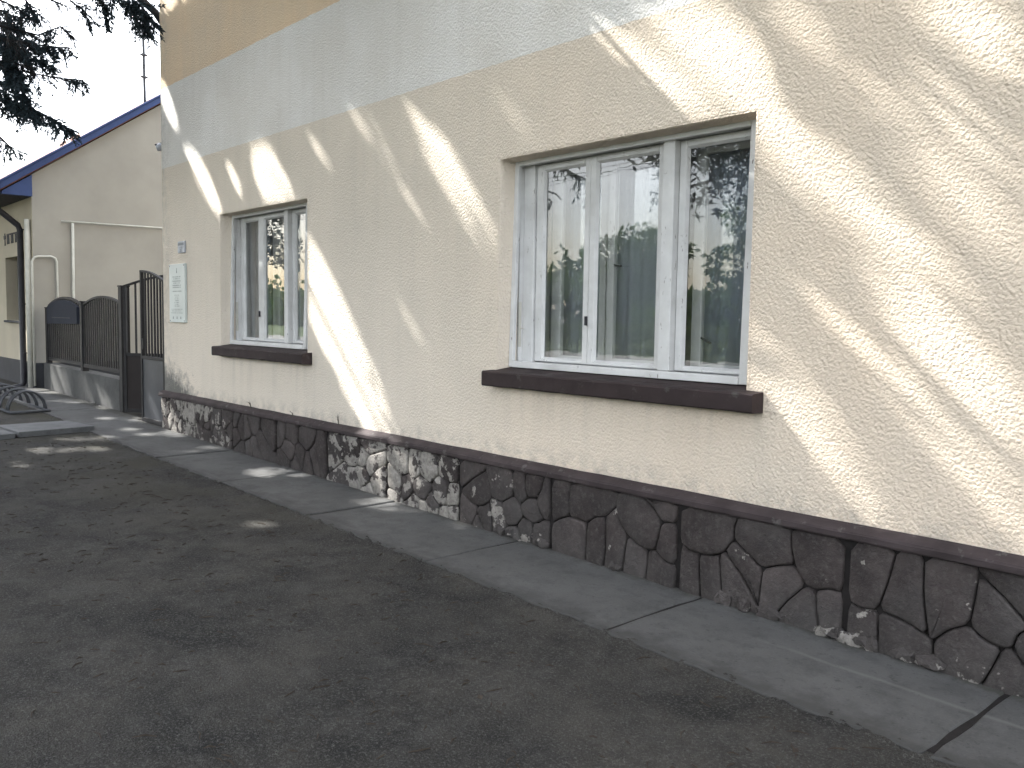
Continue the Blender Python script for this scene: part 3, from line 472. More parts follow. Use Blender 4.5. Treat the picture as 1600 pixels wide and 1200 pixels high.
def window(w, stiles, mull, bottom, xr):
    """stiles: pane x-ranges at the sash plane; built like an old double casement in a boxed frame"""
    x0, x1, zb, z1 = w['x0']+.028, w['x1']+.006, bottom, w['z1']+.004
    fr = MB(); yf, ys_ = .118, .20
    # front architrave of the box
    t = .040
    fr.box(x0, x0+t, yf, yf+.03, zb, z1); fr.box(xr-.052, xr, yf, yf+.03, zb, z1); fr.box(xr+.001, x1, yf+.012, yf+.03, zb, z1)
    fr.box(x0+t, xr-.052, yf+.002, yf+.03, z1-.042, z1); fr.box(x0+t, xr-.052, yf-.004, yf+.03, zb-.002, zb+.042)
    # the outer frame leans out a little at its foot
    fr.v = [(x, y-.035*(z1-z)/(z1-zb), z) for x, y, z in fr.v]
    wi = fr.build('window', 'wood', house, .003)
    box = MB(); d = .46
    box.box(x0+.004, x0+.030, yf+.03, d, zb, z1); box.box(x1-.030, x1-.004, yf+.03, d, zb, z1)
    box.box(x0+.03, x1-.03, yf+.03, d, z1-.034, z1); box.box(x0+.03, x1-.03, yf+.03, d, zb, zb+.036)
    box.build('box_lining', 'wood', wi, .002)
    pz0, pz1 = bottom+.063, w['z1']-.075
    # fixed mullion
    MB().box(mull[0], mull[1], yf+.035, ys_+.03, zb+.04, z1-.036).build('mullion', 'wood', wi, .004)
    rb = MB(); rb.box(x0+.03, stiles[0][0]-.075, ys_-.018, ys_+.02, zb+.036, z1-.034); rb.build('rebate_strip', 'wood', wi, .002)
    cuts = []
    n = len(stiles)
    lim = [(stiles[0][0]-.070, (stiles[0][1]+stiles[1][0])/2-.002), ((stiles[0][1]+stiles[1][0])/2+.002, mull[0]-.003), (mull[1]+.003, xr-.004)]
    for i, ((a, b), (l0, l1)) in enumerate(zip(stiles, lim)):
        cs = MB(); yo = ys_ + (0 if i != 1 else -.006)
        zt, zo = z1-.040, zb+.044
        cs.box(l0, a, yo, yo+.038, zo, zt); cs.box(b, l1, yo, yo+.038, zo, zt)
        cs.box(a, b, yo+.001, yo+.037, pz1, zt); cs.box(a, b, yo+.001, yo+.037, zo, pz0)
        cs.build('casement', 'wood', wi, .004)
        # putty bevel round the glass
        pt = MB(); q = .012
        pt.prism([(yo+.003, pz0-.001), (yo+.022, pz0-.001), (yo+.022, pz0+q)], 'x', a, b); pt.prism([(yo+.003, pz1+.001), (yo+.022, pz1+.001), (yo+.022, pz1-q)], 'x', a, b)
        pt.prism([(a-.001, yo+.003), (a-.001, yo+.022), (a+q, yo+.022)], 'z', pz0, pz1); pt.prism([(b+.001, yo+.003), (b+.001, yo+.022), (b-q, yo+.022)], 'z', pz0, pz1)
        pt.build('putty', 'wood', wi)
        MB().box(a-.004, b+.004, yo+.022, yo+.026, pz0-.004, pz1+.004).build('pane', 'glass', wi)
        # inner casement, 16 cm behind
        ic = MB(); yi = ys_+.17
        ic.box(l0-.01, a+.012, yi, yi+.036, zo+.001, zt-.001); ic.box(b-.012, l1+.008, yi, yi+.036, zo+.001, zt-.001)
        ic.box(a+.012, b-.012, yi+.001, yi+.035, pz1-.02, zt-.001); ic.box(a+.012, b-.012, yi+.001, yi+.035, zo+.001, pz0+.02)
        ic.build('inner_casement', 'wood', wi, .003)
        MB().box(a+.008, b-.008, yi+.016, yi+.019, pz0+.016, pz1-.016).build('inner_pane', 'glass', wi)
    # espagnolette plate in the left jamb
    jx = x0+.030; zc = bottom+.30
    ft = MB(); ft.tube([(jx+.004, ys_-.045, zc+.13), (jx+.004, ys_-.045, zc-.13)], .006, 6); ft.box(jx, jx+.008, ys_-.058, ys_-.034, zc-.16, zc+.155)
    ft.tube([(jx+.006, ys_-.046, zc-.03), (jx+.05, ys_-.052, zc-.03)], .004, 6)
    ft.build('stay_bar', 'gas', wi, .001)
    hk = MB(); c = stiles[0][1]+.045; hk.box(c-.006, c+.006, ys_-.022, ys_-.004, bottom+.30, bottom+.36); hk.build('latch', 'dark', wi, .001)
    h2 = MB(); h2.tube([(stiles[1][0]+.02, ys_+.165, bottom+.70), (stiles[1][0]+.09, ys_+.15, bottom+.69)], .007, 6); h2.build('inner_handle', 'dark', wi)
    h3 = MB(); h3.tube([(stiles[2][0]+.02, ys_+.165, bottom+.24), (stiles[2][0]+.10, ys_+.15, bottom+.21)], .007, 6); h3.build('inner_handle', 'dark', wi)
    return wi
winR = window(WR, [(-4.385, -3.998), (-3.893, -3.386), (-3.185, -2.745)], (-3.325, -3.238), 1.178, -2.655)
winL = window(WL, [(-9.075, -8.725), (-8.590, -8.125), (-7.925, -7.62)], (-8.065, -7.985), 1.19, -7.50)
def sill_obj(w, x0, x1, z0, z1, par):
    n = 22; prof = [(-.100, z0+.003), (-.107, z0+.012), (-.107, z1-.010), (-.099, z1-.001), (-.003, z1+.006), (-.003, z0)]
    rows = [[(x0+(x1-x0)*i/n, y+random.uniform(-.0018, .0018)*(y < -.01), z+random.uniform(-.002, .002)) for y, z in prof] for i in range(n+1)]
    k = len(prof)
    MB().add([p for r in rows for p in r], [(i*k+j, i*k+(j+1) % k, (i+1)*k+(j+1) % k, (i+1)*k+j) for i in range(n) for j in range(k)] + [tuple(range(k)), tuple(n*k+j for j in range(k))]).build('sill', 'sill', par)
    a, b = w['x0']+.004, w['x1']-.004
    MB().prism([(-.006, z1-.03), (-.006, z1+.0065), (.13, z1+.027), (.13, z1-.03)], 'x', a, b).build('sill_bed', 'sill', par)
sill_obj(WR, -4.66, -2.495, 1.045, 1.150, winR); sill_obj(WL, -9.23, -7.22, 1.063, 1.164, winL)

# plinth: backing, cap moulding and one mesh for each cast stone
pb = MB(); PX = [-10.93, -6, -2, 2, 6]
prof_y = (-.012, 0.05)
pb.add([(x, y, z) for x in PX for (y, z) in ((-.014, gz(x)-.08), (-.014, .50), (.05, .50), (.05, gz(x)-.08))], [(4*i+j, 4*i+(j+1)%4, 4*i+4+(j+1)%4, 4*i+4+j) for i in range(len(PX)-1) for j in range(4)] + [(0,1,2,3), (16,17,18,19)])
plinth = pb.build('plinth', 'joint', house)
cp = MB(); n = 90
cap_prof = [(-.060, .488), (-.066, .496), (-.066, .520), (-.058, .530), (-.020, .552), (.0, .560), (.02, .560), (.02, .488)]
rows = []
for i in range(n+1):
    x = -10.945 + (6+10.945)*i/n
    rows.append([(x, y+random.uniform(-.002, .002)*(y < 0), z+random.uniform(-.0025, .0025)) for y, z in cap_prof])
k = len(cap_prof)
cp.add([p for r in rows for p in r], [(i*k+j, i*k+(j+1)%k, (i+1)*k+(j+1)%k, (i+1)*k+j) for i in range(n) for j in range(k)] + [tuple(range(k)), tuple(n*k+j for j in range(k))])
cp.build('plinth_cap', 'cap', plinth)

def clip(poly, nx, nz, d):
    out = []
    for i in range(len(poly)):
        p, q = poly[i], poly[(i+1) % len(poly)]
        a, b = p[0]*nx+p[1]*nz-d, q[0]*nx+q[1]*nz-d
        if a <= 0: out.append(p)
        if (a < 0 < b) or (b < 0 < a):
            t = a/(a-b); out.append((p[0]+(q[0]-p[0])*t, p[1]+(q[1]-p[1])*t))
    return out
def centroid(P):
    A = cx = cy = 0
    for i in range(len(P)):
        x0, y0 = P[i]; x1, y1 = P[(i+1) % len(P)]; c = x0*y1-x1*y0; A += c; cx += (x0+x1)*c; cy += (y0+y1)*c
    return (cx/(3*A), cy/(3*A)) if abs(A) > 1e-9 else P[0]
def cells(rect, seeds):
    x0, x1, z0, z1 = rect; out = []
    for i, s in enumerate(seeds):
        P = [(x0, z0), (x1, z0), (x1, z1), (x0, z1)]
        for j, t in enumerate(seeds):
            if i == j: continue
            nx, nz = t[0]-s[0], t[1]-s[1]; L = math.hypot(nx, nz); nx /= L; nz /= L
            P = clip(P, nx, nz, nx*(s[0]+t[0])/2 + nz*(s[1]+t[1])/2)
            if len(P) < 3: break
        if len(P) >= 3: out.append(P)
    return out
def rough_edge(P, amp, seedr):
    # add a bent mid point on long edges so that joints are not ruler-straight; shared by hashing the end points
    out = []
    for i in range(len(P)):
        p, q = P[i], P[(i+1) % len(P)]; out.append(p)
        L = math.hypot(q[0]-p[0], q[1]-p[1])
        if L > .11 and abs(q[0]-p[0]) > .003 and abs(q[1]-p[1]) > .003:
            key = tuple(sorted([(round(p[0], 3), round(p[1], 3)), (round(q[0], 3), round(q[1], 3))]))
            r = random.Random(hash(key)); a = r.uniform(-amp, amp)
            sgn = 1 if (p < q) else -1
            out.append(((p[0]+q[0])/2 - sgn*a*(q[1]-p[1])/L, (p[1]+q[1])/2 + sgn*a*(q[0]-p[0])/L))
    return out
def offset_poly(P, d):
    c = centroid(P); o = []
    n = len(P)
    for i in range(n):
        a, p, b = Vector(P[i-1]), Vector(P[i]), Vector(P[(i+1) % n])
        e1 = (p-a); e2 = (b-p)
        if e1.length < 1e-5 or e2.length < 1e-5: o.append(tuple(p)); continue
        e1.normalize(); e2.normalize()
        n1 = Vector((-e1.y, e1.x)); n2 = Vector((-e2.y, e2.x)); m = n1+n2
        if m.length < .2: m = n1
        m.normalize(); k = d/max(.5, m.dot(n1)); q = p + m*k
        o.append((q.x, q.y))
    return o
def chaikin(P):
    o = []
    for i in range(len(P)):
        p, q = P[i], P[(i+1) % len(P)]
        o += [(p[0]*.82+q[0]*.18, p[1]*.82+q[1]*.18), (p[0]*.18+q[0]*.82, p[1]*.18+q[1]*.82)]
    return o
panel_x = [1.0, 0.0, -1.0, -1.99, -2.99, -4.02, -4.99, -5.94, -6.90, -7.87, -8.86, -9.87, -10.92]
rp = random.Random(23)
for pi in range(len(panel_x)-1):
    xr, xl = panel_x[pi]-.013, panel_x[pi+1]+.013
    zb = gz((xl+xr)/2)-.03
    cnt = {5: 15, 6: 15, 10: 17, 11: 16}.get(pi, 10)
    W_, H_ = xr-xl, .488-zb
    best = None
    for tr in range(30):
        sd_ = [(xl+W_*rp.uniform(.03, .97), zb+H_*rp.uniform(.04, .96)) for _ in range(cnt)]
        for _ in range(1): sd_ = [tuple(.5*c_+.5*s_ for c_, s_ in zip(centroid(P), s)) for P, s in zip(cells((xl, xr, zb, .488), sd_), sd_)]
        dm = min(math.hypot((a[0]-b[0])*1.15, (a[1]-b[1])*.85) for i, a in enumerate(sd_) for b in sd_[:i])
        if best is None or dm > best[0]: best = (dm, sd_)
    wear = {6: .55, 7: .85, 8: .0, 5: .22, 10: .45, 11: .75, 4: .05, 3: .12, 2: .06}.get(pi, .0)
    if pi in (6, 7): wear = .74
    for P in cells((xl, xr, zb, .488), best[1]):
        P = rough_edge(P, .018, 0)
        ch_ = []
        for p in P:
            if not ch_ or math.hypot(p[0]-ch_[-1][0], p[1]-ch_[-1][1]) > .012: ch_.append(p)
        P = ch_
        if len(P) < 3: continue
        A = offset_poly(P, .0035); A = chaikin(A); B = offset_poly(A, .005); C_ = offset_poly(A, .014)
        c = centroid(A); n = len(A); h = rp.uniform(.022, .034); tx, tzz = rp.uniform(-.07, .07), rp.uniform(-.05, .05)
        yy = lambda p, q: -.014 - max(.006, q + tx*(p[0]-c[0]) + tzz*(p[1]-c[1]))
        v = [(p[0], -.010, p[1]) for p in A] + [(p[0], yy(p, h*.55), p[1]) for p in A] + [(p[0], yy(p, h*.88), p[1]) for p in B] + [(p[0], yy(p, h), p[1]) for p in C_] + [(c[0], yy(c, h*1.03), c[1])]
        f = [(r*n+k, r*n+(k+1) % n, (r+1)*n+(k+1) % n, (r+1)*n+k) for r in range(3) for k in range(n)] + [(3*n+k, 3*n+(k+1) % n, 4*n) for k in range(n)]
        o = MB().add(v, f).build('stone', 'stone', plinth, smooth=True)
        o['wear'] = max(0, wear + rp.uniform(-.2, .2)) if wear else 0.0
# broken foot of the plinth: lumps of bared rubble
for i in range(16):
    x = rp.uniform(-2.75, -1.45) if i < 12 else rp.uniform(-5.0, -3.2)
    b_ = bmesh.new(); bmesh.ops.create_icosphere(b_, subdivisions=2, radius=1)
    sx, sy, sz = rp.uniform(.03, .08), rp.uniform(.02, .035), rp.uniform(.022, .045)
    for v in b_.verts:
        k = 1+.22*math.sin(v.co.x*5+i)*math.cos(v.co.z*4+2*i) + rp.uniform(-.12, .12)
        v.co = Vector((v.co.x*sx*k+x, v.co.y*sy*k-.045, v.co.z*sz*k+gz(x)+.022+rp.uniform(0, .03)))
    me = bpy.data.meshes.new('rubble'); b_.to_mesh(me); b_.free()
    o = link('rubble', me, 'stone', plinth); o['wear'] = .28

# ------------------------------------------------------------------ signs and lamp on the near house
pq = tag(empty('plaque', (-10.38, -.02, 1.75)), 'pale metal memorial plaque with lines of small print beside the gate', 'plaque')
MB().box(-10.62, -10.145, -.032, -.004, 1.405, 2.092).build('plate', 'plaque', pq, .002)
pr = MB(); rp2 = random.Random(5); yq = -.0335
def words(z, w, h, cx=-10.383):
    x = cx-w/2
    while x < cx+w/2-.008:
        l = rp2.uniform(.006, .013)
        pr.add([(x, yq, z), (x+l, yq, z+rp2.uniform(0, .002)), (x+l, yq, z+h*rp2.uniform(.75, 1)), (x, yq, z+h)], [(0, 1, 2, 3)])
        x += l + (.018 if rp2.random() < .18 else .004)
for z, w in ((1.935, .25), (1.912, .20), (1.885, .26), (1.862, .20), (1.835, .28), (1.812, .24), (1.765, .30)): words(z, w, .013)
for z, w in ((1.720, .14), (1.698, .09), (1.676, .13), (1.655, .11), (1.633, .15), (1.612, .12), (1.592, .14)): words(z, w, .011)
for z, w in ((1.555, .34), (1.535, .32), (1.512, .36)): words(z, w, .009)
pr.build('lettering', 'plaque_print', pq)
em = MB(); em.box(-10.387, -10.379, -.0345, -.0325, 1.985, 2.045); em.add([(-10.397, yq, 1.985), (-10.369, yq, 1.985), (-10.371, yq, 2.008), (-10.383, yq, 2.018), (-10.395, yq, 2.008)], [(0,1,2,3,4)])
for cx in (-10.50, -10.385, -10.27): em.add([(cx-.016, yq, 1.445), (cx+.016, yq, 1.445), (cx+.012, yq, 1.470), (cx, yq, 1.478), (cx-.012, yq, 1.470)], [(0,1,2,3,4)])
em.build('emblem', 'plaque_print', pq)
for sx in (-10.60, -10.165):
    for sz in (1.425, 2.072): MB().tube([(sx, -.031, sz), (sx, -.037, sz)], .006, 8).build('screw', 'steel', pq)
hn = tag(empty('house_number_sign', (-10.26, -.02, 2.29)), 'small white enamel street number plate above the plaque', 'sign')
MB().box(-10.362, -10.164, -.024, -.003, 2.218, 2.352).build('plate', 'enamel', hn, .004)
MB().box(-10.350, -10.176, -.0255, -.0235, 2.305, 2.334).build('street_name_band', 'grey_enamel', hn)
def text(body, size, loc, mat, parent, rot=(math.pi/2, 0, 0), name='lettering'):
    c = bpy.data.curves.new('t', 'FONT'); c.body = body; c.size = size; c.align_x = 'CENTER'; c.extrude = .0006; c.resolution_u = 3
    t = bpy.data.objects.new('t', c); COL.objects.link(t); t.location = loc; t.rotation_euler = rot
    dg = bpy.context.evaluated_depsgraph_get(); dg.update()
    me = bpy.data.meshes.new_from_object(t.evaluated_get(dg)); me.transform(t.matrix_world)
    bpy.data.objects.remove(t)
    me.materials.clear()
    return link(name, me, mat, parent)
text('57', .085, (-10.263, -.0255, 2.229), 'grey_enamel', hn)
lm = tag(empty('wall_lamp', (-10.95, .05, 3.55)), 'small bracket lamp on the house corner above the gate', 'lamp')
MB().tube([(-10.90, .10, 3.585), (-11.0, .05, 3.59), (-11.10, .0, 3.575)], .012, 6).build('bracket', 'pipe', lm)
MB().tube([(-11.03, .03, 3.585), (-11.02, .02, 3.54), (-11.01, .02, 3.50)], [.02, .045, .03], 10).build('lamp_glass', 'enamel', lm, smooth=True)

# ------------------------------------------------------------------ neighbouring house
NX = -17.0
nb = tag(empty('neighbour_house', (NX-4, 0, 0)), 'lower beige house with plain gable and blue roof edge beyond the fence', 'house')
zv = lambda y: 3.86 + .70*y
MB().add([(NX, 0, .60), (NX, 8.4, .60), (NX, 8.4, zv(.0)), (NX, 4.2, zv(4.2)), (NX, 0, zv(0))], [(0,1,2,3,4)]).build('gable_wall', 'nwall', nb)
fwm = MB(); wx0, wx1, wz0, wz1 = -19.05, -17.75, 1.33, 2.51
fwm.add([(-30,0,.6),(wx0,0,.6),(wx0,0,3.86),(-30,0,3.86)], [(0,1,2,3)]); fwm.add([(wx1,0,.6),(NX,0,.6),(NX,0,3.86),(wx1,0,3.86)], [(0,1,2,3)])
fwm.add([(wx0,0,.6),(wx1,0,.6),(wx1,0,wz0),(wx0,0,wz0)], [(0,1,2,3)]); fwm.add([(wx0,0,wz1),(wx1,0,wz1),(wx1,0,3.86),(wx0,0,3.86)], [(0,1,2,3)])
fwm.add([(wx0,0,wz0),(wx1,0,wz0),(wx1,.28,wz0),(wx0,.28,wz0)], [(0,1,2,3)]); fwm.add([(wx0,0,wz1),(wx1,0,wz1),(wx1,.28,wz1),(wx0,.28,wz1)], [(0,1,2,3)])
fwm.add([(wx0,0,wz0),(wx0,.28,wz0),(wx0,.28,wz1),(wx0,0,wz1)], [(0,1,2,3)]); fwm.add([(wx1,0,wz0),(wx1,.28,wz0),(wx1,.28,wz1),(wx1,0,wz1)], [(0,1,2,3)])
fwm.build('front_wall', 'nfront', nb)
MB().prism([(-30, -.03), (NX+.03, -.03), (NX+.03, 8.4), (NX-.3, 8.4), (NX-.3, .3), (-30, .3)], 'z', 0, .60).build('skirting', 'nbase', nb, .004)
MB().add([(-30,0,0),(-30,8.4,0),(-30,8.4,3.86),(-30,4.2,6.8),(-30,0,3.86),(NX,8.4,0),(NX,8.4,3.86)], [(0,1,2,3,4),(1,5,6,2)]).build('back_wall', 'nwall', nb)
nw = MB(); nw.box(wx0, wx0+.07, .20, .26, wz0, wz1); nw.box(wx1-.07, wx1, .20, .26, wz0, wz1); nw.box(wx0+.07, wx1-.07, .20, .26, wz1-.07, wz1); nw.box(wx0+.07, wx1-.07, .20, .26, wz0, wz0+.07); nw.box(-18.43, -18.37, .201, .259, wz0+.07, wz1-.07)
nwin = nw.build('window', 'dark', nb, .004)
MB().box(wx0+.07, wx1-.07, .225, .231, wz0+.07, wz1-.07).build('pane', 'glass_dull', nwin)
MB().box(wx0-.02, wx1+.02, .30, .33, wz0-.1, wz1+.1).build('backing', 'dark', nwin)
MB().box(wx0-.03, wx1+.03, -.05, .2, wz0-.045, wz0-.004).build('sill', 'nbase', nwin, .004)
MB().box(-18.20, -18.02, .232, .236, 1.45, 1.95).build('notice', 'enamel', nwin)
rfm = MB().prism([(-.50, zv(-.50)+.02), (4.2, zv(4.2)+.03), (8.9, zv(-.5)+.02), (8.9, zv(-.5)+.11), (4.2, zv(4.2)+.13), (-.50, zv(-.50)+.11)], 'x', -30.3, NX+.10); rfm.build('roof', 'rooftile', nb)
vg = MB().prism([(-.54, zv(-.54)+.04), (4.2, zv(4.2)+.04), (4.2, zv(4.2)+.16), (-.54, zv(-.54)+.16)], 'x', NX+.102, NX+.16); vg.build('verge_board', 'blue', nb, .006)
vg = MB().prism([(-.56, zv(-.56)+.16), (4.2, zv(4.2)+.162), (4.2, zv(4.2)+.20), (-.56, zv(-.56)+.20)], 'x', NX+.0, NX+.19); vg.build('verge_flashing', 'blue', nb, .006)
MB().prism([(-.47, zv(-.5)-.03), (-.01, zv(-.5)-.03), (-.01, zv(-.02)), (-.47, zv(-.47)+.0)], 'x', NX-.02, NX+.098).build('eave_end_board', 'blue', nb)
MB().box(-30, NX-.03, -.46, -.005, zv(-.5)-.03, zv(-.5)-.004).build('soffit', 'nbase', nb)
gp = [( -.60+.075*math.cos(t), zv(-.5)+.05+.075*math.sin(t)) for t in [math.pi+math.pi*i/8 for i in range(9)]]
gi = [( -.60+.065*math.cos(t), zv(-.5)+.05+.065*math.sin(t)) for t in [2*math.pi-math.pi*i/8 for i in range(9)]]
MB().prism(gp+gi, 'x', -30.2, NX+.16).build('gutter', 'zinc', nb)
gx = NX-.42
MB().tube([(gx, -.60, zv(-.5)), (gx, -.59, zv(-.5)-.12), (gx-.0, -.13, zv(-.5)-.50), (gx, -.10, zv(-.5)-.58), (gx, -.10, .22), (gx-.02, -.15, .16), (gx-.05, -.30, .13)], .052, 12).build('downpipe', 'pipe', nb, smooth=True)
for z in (3.05-.12, 1.62, .75): MB().box(gx-.075, gx+.075, -.105, .0, z, z+.02).build('pipe_clamp', 'pipe', nb)
MB().tube([(NX-.10, -.06, .10), (NX-.10, -.06, 3.1)], .045, 10).build('corner_pipe', 'gas', nb, smooth=True)
def pipe(pts, r=.017): MB().tube(pts, r, 8).build('gas_pipe', 'gas', nb, smooth=True)
px_ = NX+.04
pipe([(px_, -.03, .2), (px_, -.03, 2.36), (px_, 0.0, 2.43), (px_, .06, 2.46), (px_, .28, 2.47), (px_, .345, 2.44), (px_, .365, 2.38), (px_, .365, .7)], .02)
pipe([(px_, .46, 3.10), (px_, 3.2, 3.13)], .016); pipe([(px_, .64, 3.08), (px_, .62, .7)], .024)
# wall lettering: an emblem and a run of blocky signs, partly behind the downpipe
sg = MB(); y0 = -.012
sg.box(-19.02, -18.97, y0, -.002, 2.74, 2.97); sg.box(-19.07, -18.92, y0-.002, -.004, 2.86, 2.93)
sg.build('wall_emblem', 'dark', nb)
x = -18.84; r3 = random.Random(8); sl = MB()
for i in range(7):
    w_ = .115
    sl.box(x, x+.034, y0, -.002, 2.76, 2.95)
    if i % 2 == 0: sl.box(x+.034, x+w_-.03, y0+.001, -.002, 2.76+.075, 2.76+.105); sl.box(x+w_-.03, x+w_, y0, -.002, 2.76, 2.95)
    else: sl.box(x+.034, x+w_-.01, y0+.001, -.002, 2.92, 2.95)
    x += .155
sl.build('wall_lettering', 'dark', nb)
an = tag(empty('antenna_mast', (NX, 1.93, zv(1.93)+.1)), 'thin aerial mast standing on the blue roof edge', 'antenna')
MB().tube([(NX+.05, 1.93, zv(1.93)+.12), (NX+.05, 1.90, 8.6)], .026, 8).build('mast', 'steel', an)
for z in (5.85, 6.25): MB().box(NX+.02, NX+.09, 1.86, 1.98, z, z+.03).build('bracket', 'steel', an)

# ------------------------------------------------------------------ fence and gate
fe = tag(empty('fence', (-14.8, .12, .1)), 'dark metal fence with two arched bar panels on a low concrete wall', 'fence')
FY = .115
MB().prism([(-16.96, 0), (-12.96, 0), (-12.96, .56), (-16.96, .60)], 'y', FY-.0, FY+.20).build('base_wall', 'fence_conc', fe, .006)
def post(x, y, z0, z1, w=.10, d=.10):
    m = MB(); m.box(x-w/2, x+w/2, y-d/2, y+d/2, z0, z1); m.box(x-w/2-.008, x+w/2+.008, y-d/2-.008, y+d/2+.008, z1, z1+.018)
    return m.build('post', 'metal', fe, .004)
post(-16.83, FY+.06, .12, 1.56, .10, .08); post(-14.77, FY+.06, .55, 1.66); post(-12.86, FY+.05, .08, 1.87, .12, .12)
def arch_panel(x0, x1, zb, ze, zc, y):
    n = 18; top = []
    for i in range(n+1):
        t = i/n; top.append((x0+(x1-x0)*t, ze+(zc-ze)*(1-(2*t-1)**2)))
    m = MB(); k = len(top)
    V = []
    for (x, z) in top: V += [(x, y-.022, z-.012), (x, y+.022, z-.012), (x, y+.022, z+.018), (x, y-.022, z+.018)]
    F = [(4*i+j, 4*i+(j+1) % 4, 4*i+4+(j+1) % 4, 4*i+4+j) for i in range(n) for j in range(4)] + [(0,1,2,3), (4*n, 4*n+1, 4*n+2, 4*n+3)]
    m.add(V, F).build('top_rail', 'metal', fe)
    MB().box(x0, x1, y-.03, y+.03, zb, zb+.055).build('bottom_rail', 'metal', fe, .004)
    for x in (x0+.0175, x1-.0175): MB().box(x-.0175, x+.0175, y-.02, y+.02, zb+.055, ze-.012).build('stile', 'metal', fe, .003)
    nb_ = 17
    for i in range(1, nb_):
        t = i/nb_; x = x0+(x1-x0)*t; z = ze+(zc-ze)*(1-(2*t-1)**2)
        MB().box(x-.021, x+.021, y-.009, y+.009, zb+.055, z-.012).build('bar', 'metal', fe)
arch_panel(-16.76, -14.83, .655, 1.60, 1.735, FY+.06); arch_panel(-14.71, -12.93, .64, 1.615, 1.735, FY+.05)
bb = tag(empty('blue_board', (-15.8, .1, 1.5)), 'dark blue board fixed to the upper half of the far fence panel', 'board')
n = 14; top = []
for i in range(n+1):
    t = i/n; top.append((-16.62+(1.72)*t, 1.585+.115*(1-(2*t-1)**2)))
MB().prism([(-14.90, 1.315), (-16.62, 1.30)] + top, 'y', FY-.012, FY+.035).build('sheet', 'board', bb)
MB().box(-16.30, -15.2, FY-.02, FY-.0125, 1.40, 1.412).build('slot', 'dark', bb)
def leaf(name, label, hinge, ang, w, zb, zk, z_h, z_f, sgn, kick, nbar, hw=.05):
    """gate leaf: local x runs from the hinge; z_h, z_f = heights of hinge and free stile"""
    o = tag(empty(name, (hinge[0], hinge[1], zb)), label, 'gate')
    o.rotation_euler = (0, 0, ang)
    def put(m, nm, mat, bev=.003):
        ob = m.build(nm, mat, None, bev); ob.parent = o; return ob
    X = lambda t: sgn*t
    def bx(a, b, y0, y1, z0, z1, nm, mat, bev=.003):
        put(MB().box(min(X(a), X(b)), max(X(a), X(b)), y0, y1, z0, z1), nm, mat, bev)
    hgt = lambda t: z_h + (z_f-z_h)*math.sin(math.pi/2*t/w)
    bx(0, .04, -.02, .02, 0, hgt(0)-zb, 'stile', 'metal'); bx(w-.04, w, -.02, .02, 0, z_f-zb, 'stile', 'metal')
    bx(.04, w-.04, -.018, .018, 0, .05, 'bottom_rail', 'metal'); bx(.04, w-.04, -.018, .018, zk-zb-.03, zk-zb+.015, 'lock_rail', 'metal')
    bx(.04, w-.04, -.006, .006, .05, zk-zb-.03, 'kick_plate', kick, 0)
    V = []; n = 12
    for i in range(n+1):
        t = w*i/n; z = hgt(t)-zb
        V += [(X(t), -.02, z-.012), (X(t), .02, z-.012), (X(t), .02, z+.016), (X(t), -.02, z+.016)]
    put(MB().add(V, [(4*i+j, 4*i+(j+1) % 4, 4*i+4+(j+1) % 4, 4*i+4+j) for i in range(n) for j in range(4)] + [(0,1,2,3), (4*n, 4*n+1, 4*n+2, 4*n+3)]), 'top_rail', 'metal', 0)
    for i in range(1, nbar):
        t = .04+(w-.08)*i/nbar
        bx(t-.011, t+.011, -.009, .009, zk-zb+.015, hgt(t)-zb-.012, 'bar', 'metal', 0)
    bx(w-.11, w-.04, -.03, -.02, zk-zb+.10, zk-zb+.24, 'lock_plate', 'metal')
    return o
leaf('gate_leaf', 'closed gate leaf with kick plate in its lit grey, next to the house corner', (-10.945, .03), rad(1.5), .76, .10, .94, 1.90, 2.045, -1, 'panel', 7)
leaf('gate_leaf', 'gate leaf swung inward from the fence post, kick plate toned dark brown for shade', (-12.76, .13), rad(38), .80, .11, .93, 1.87, 2.03, 1, 'shaded_panel', 5)

# ------------------------------------------------------------------ bicycle rack and cover slabs
rk = tag(empty('bicycle_rack', (-14.3, -.97, gz(-14.3))), 'low steel bicycle rack with hooped wheel holders by the downpipe', 'bicycle rack')
z0 = gz(-14)+.02
fr = MB()
for y in (-1.20, -.72): fr.tube([(-13.28, y, z0), (-16.2, y, z0)], .02, 8)
for x in (-13.28, -16.2): fr.tube([(x, -1.20, z0), (x, -.72, z0)], .02, 8)
fr.build('base_frame', 'steel', rk, smooth=True)
for i in range(7):
    x = -13.42-.46*i
    for dx in (0, .10):
        pts = [(x-dx, -.96-.24*math.cos(math.pi*k/12), z0+(.27)*math.sin(math.pi*k/12)) for k in range(13)]
        MB().tube(pts, .014, 8).build('hoop', 'steel', rk, smooth=True)
def cover(label, pts, zt, th, lift):
    m = MB(); n = len(pts)
    V = [(x, y, gz(x)+lift*(i in (0, 1))-.012) for i, (x, y) in enumerate(pts)] + [(x, y, gz(x)+th+lift*(i in (0, 1))) for i, (x, y) in enumerate(pts)]
    m.add(V, [tuple(range(n)), tuple(range(n, 2*n))] + [(k, (k+1) % n, n+(k+1) % n, n+k) for k in range(n)])
    return tag(m.build('cover_slab', 'concrete', None, .008, 2), label, 'slab', 'concrete slabs lying by the rack')
cover('thin grey concrete slab lying on the dirt before the bicycle rack, end nearest the gate', [(-11.02, -1.60), (-11.12, -.76), (-11.90, -.86), (-11.86, -1.66)], 0, .055, .012)
cover('thin grey concrete slab at the left picture edge, butted to the other slab', [(-10.84, -2.75), (-10.98, -1.64), (-11.84, -1.69), (-11.75, -2.8)], 0, .05, .01)

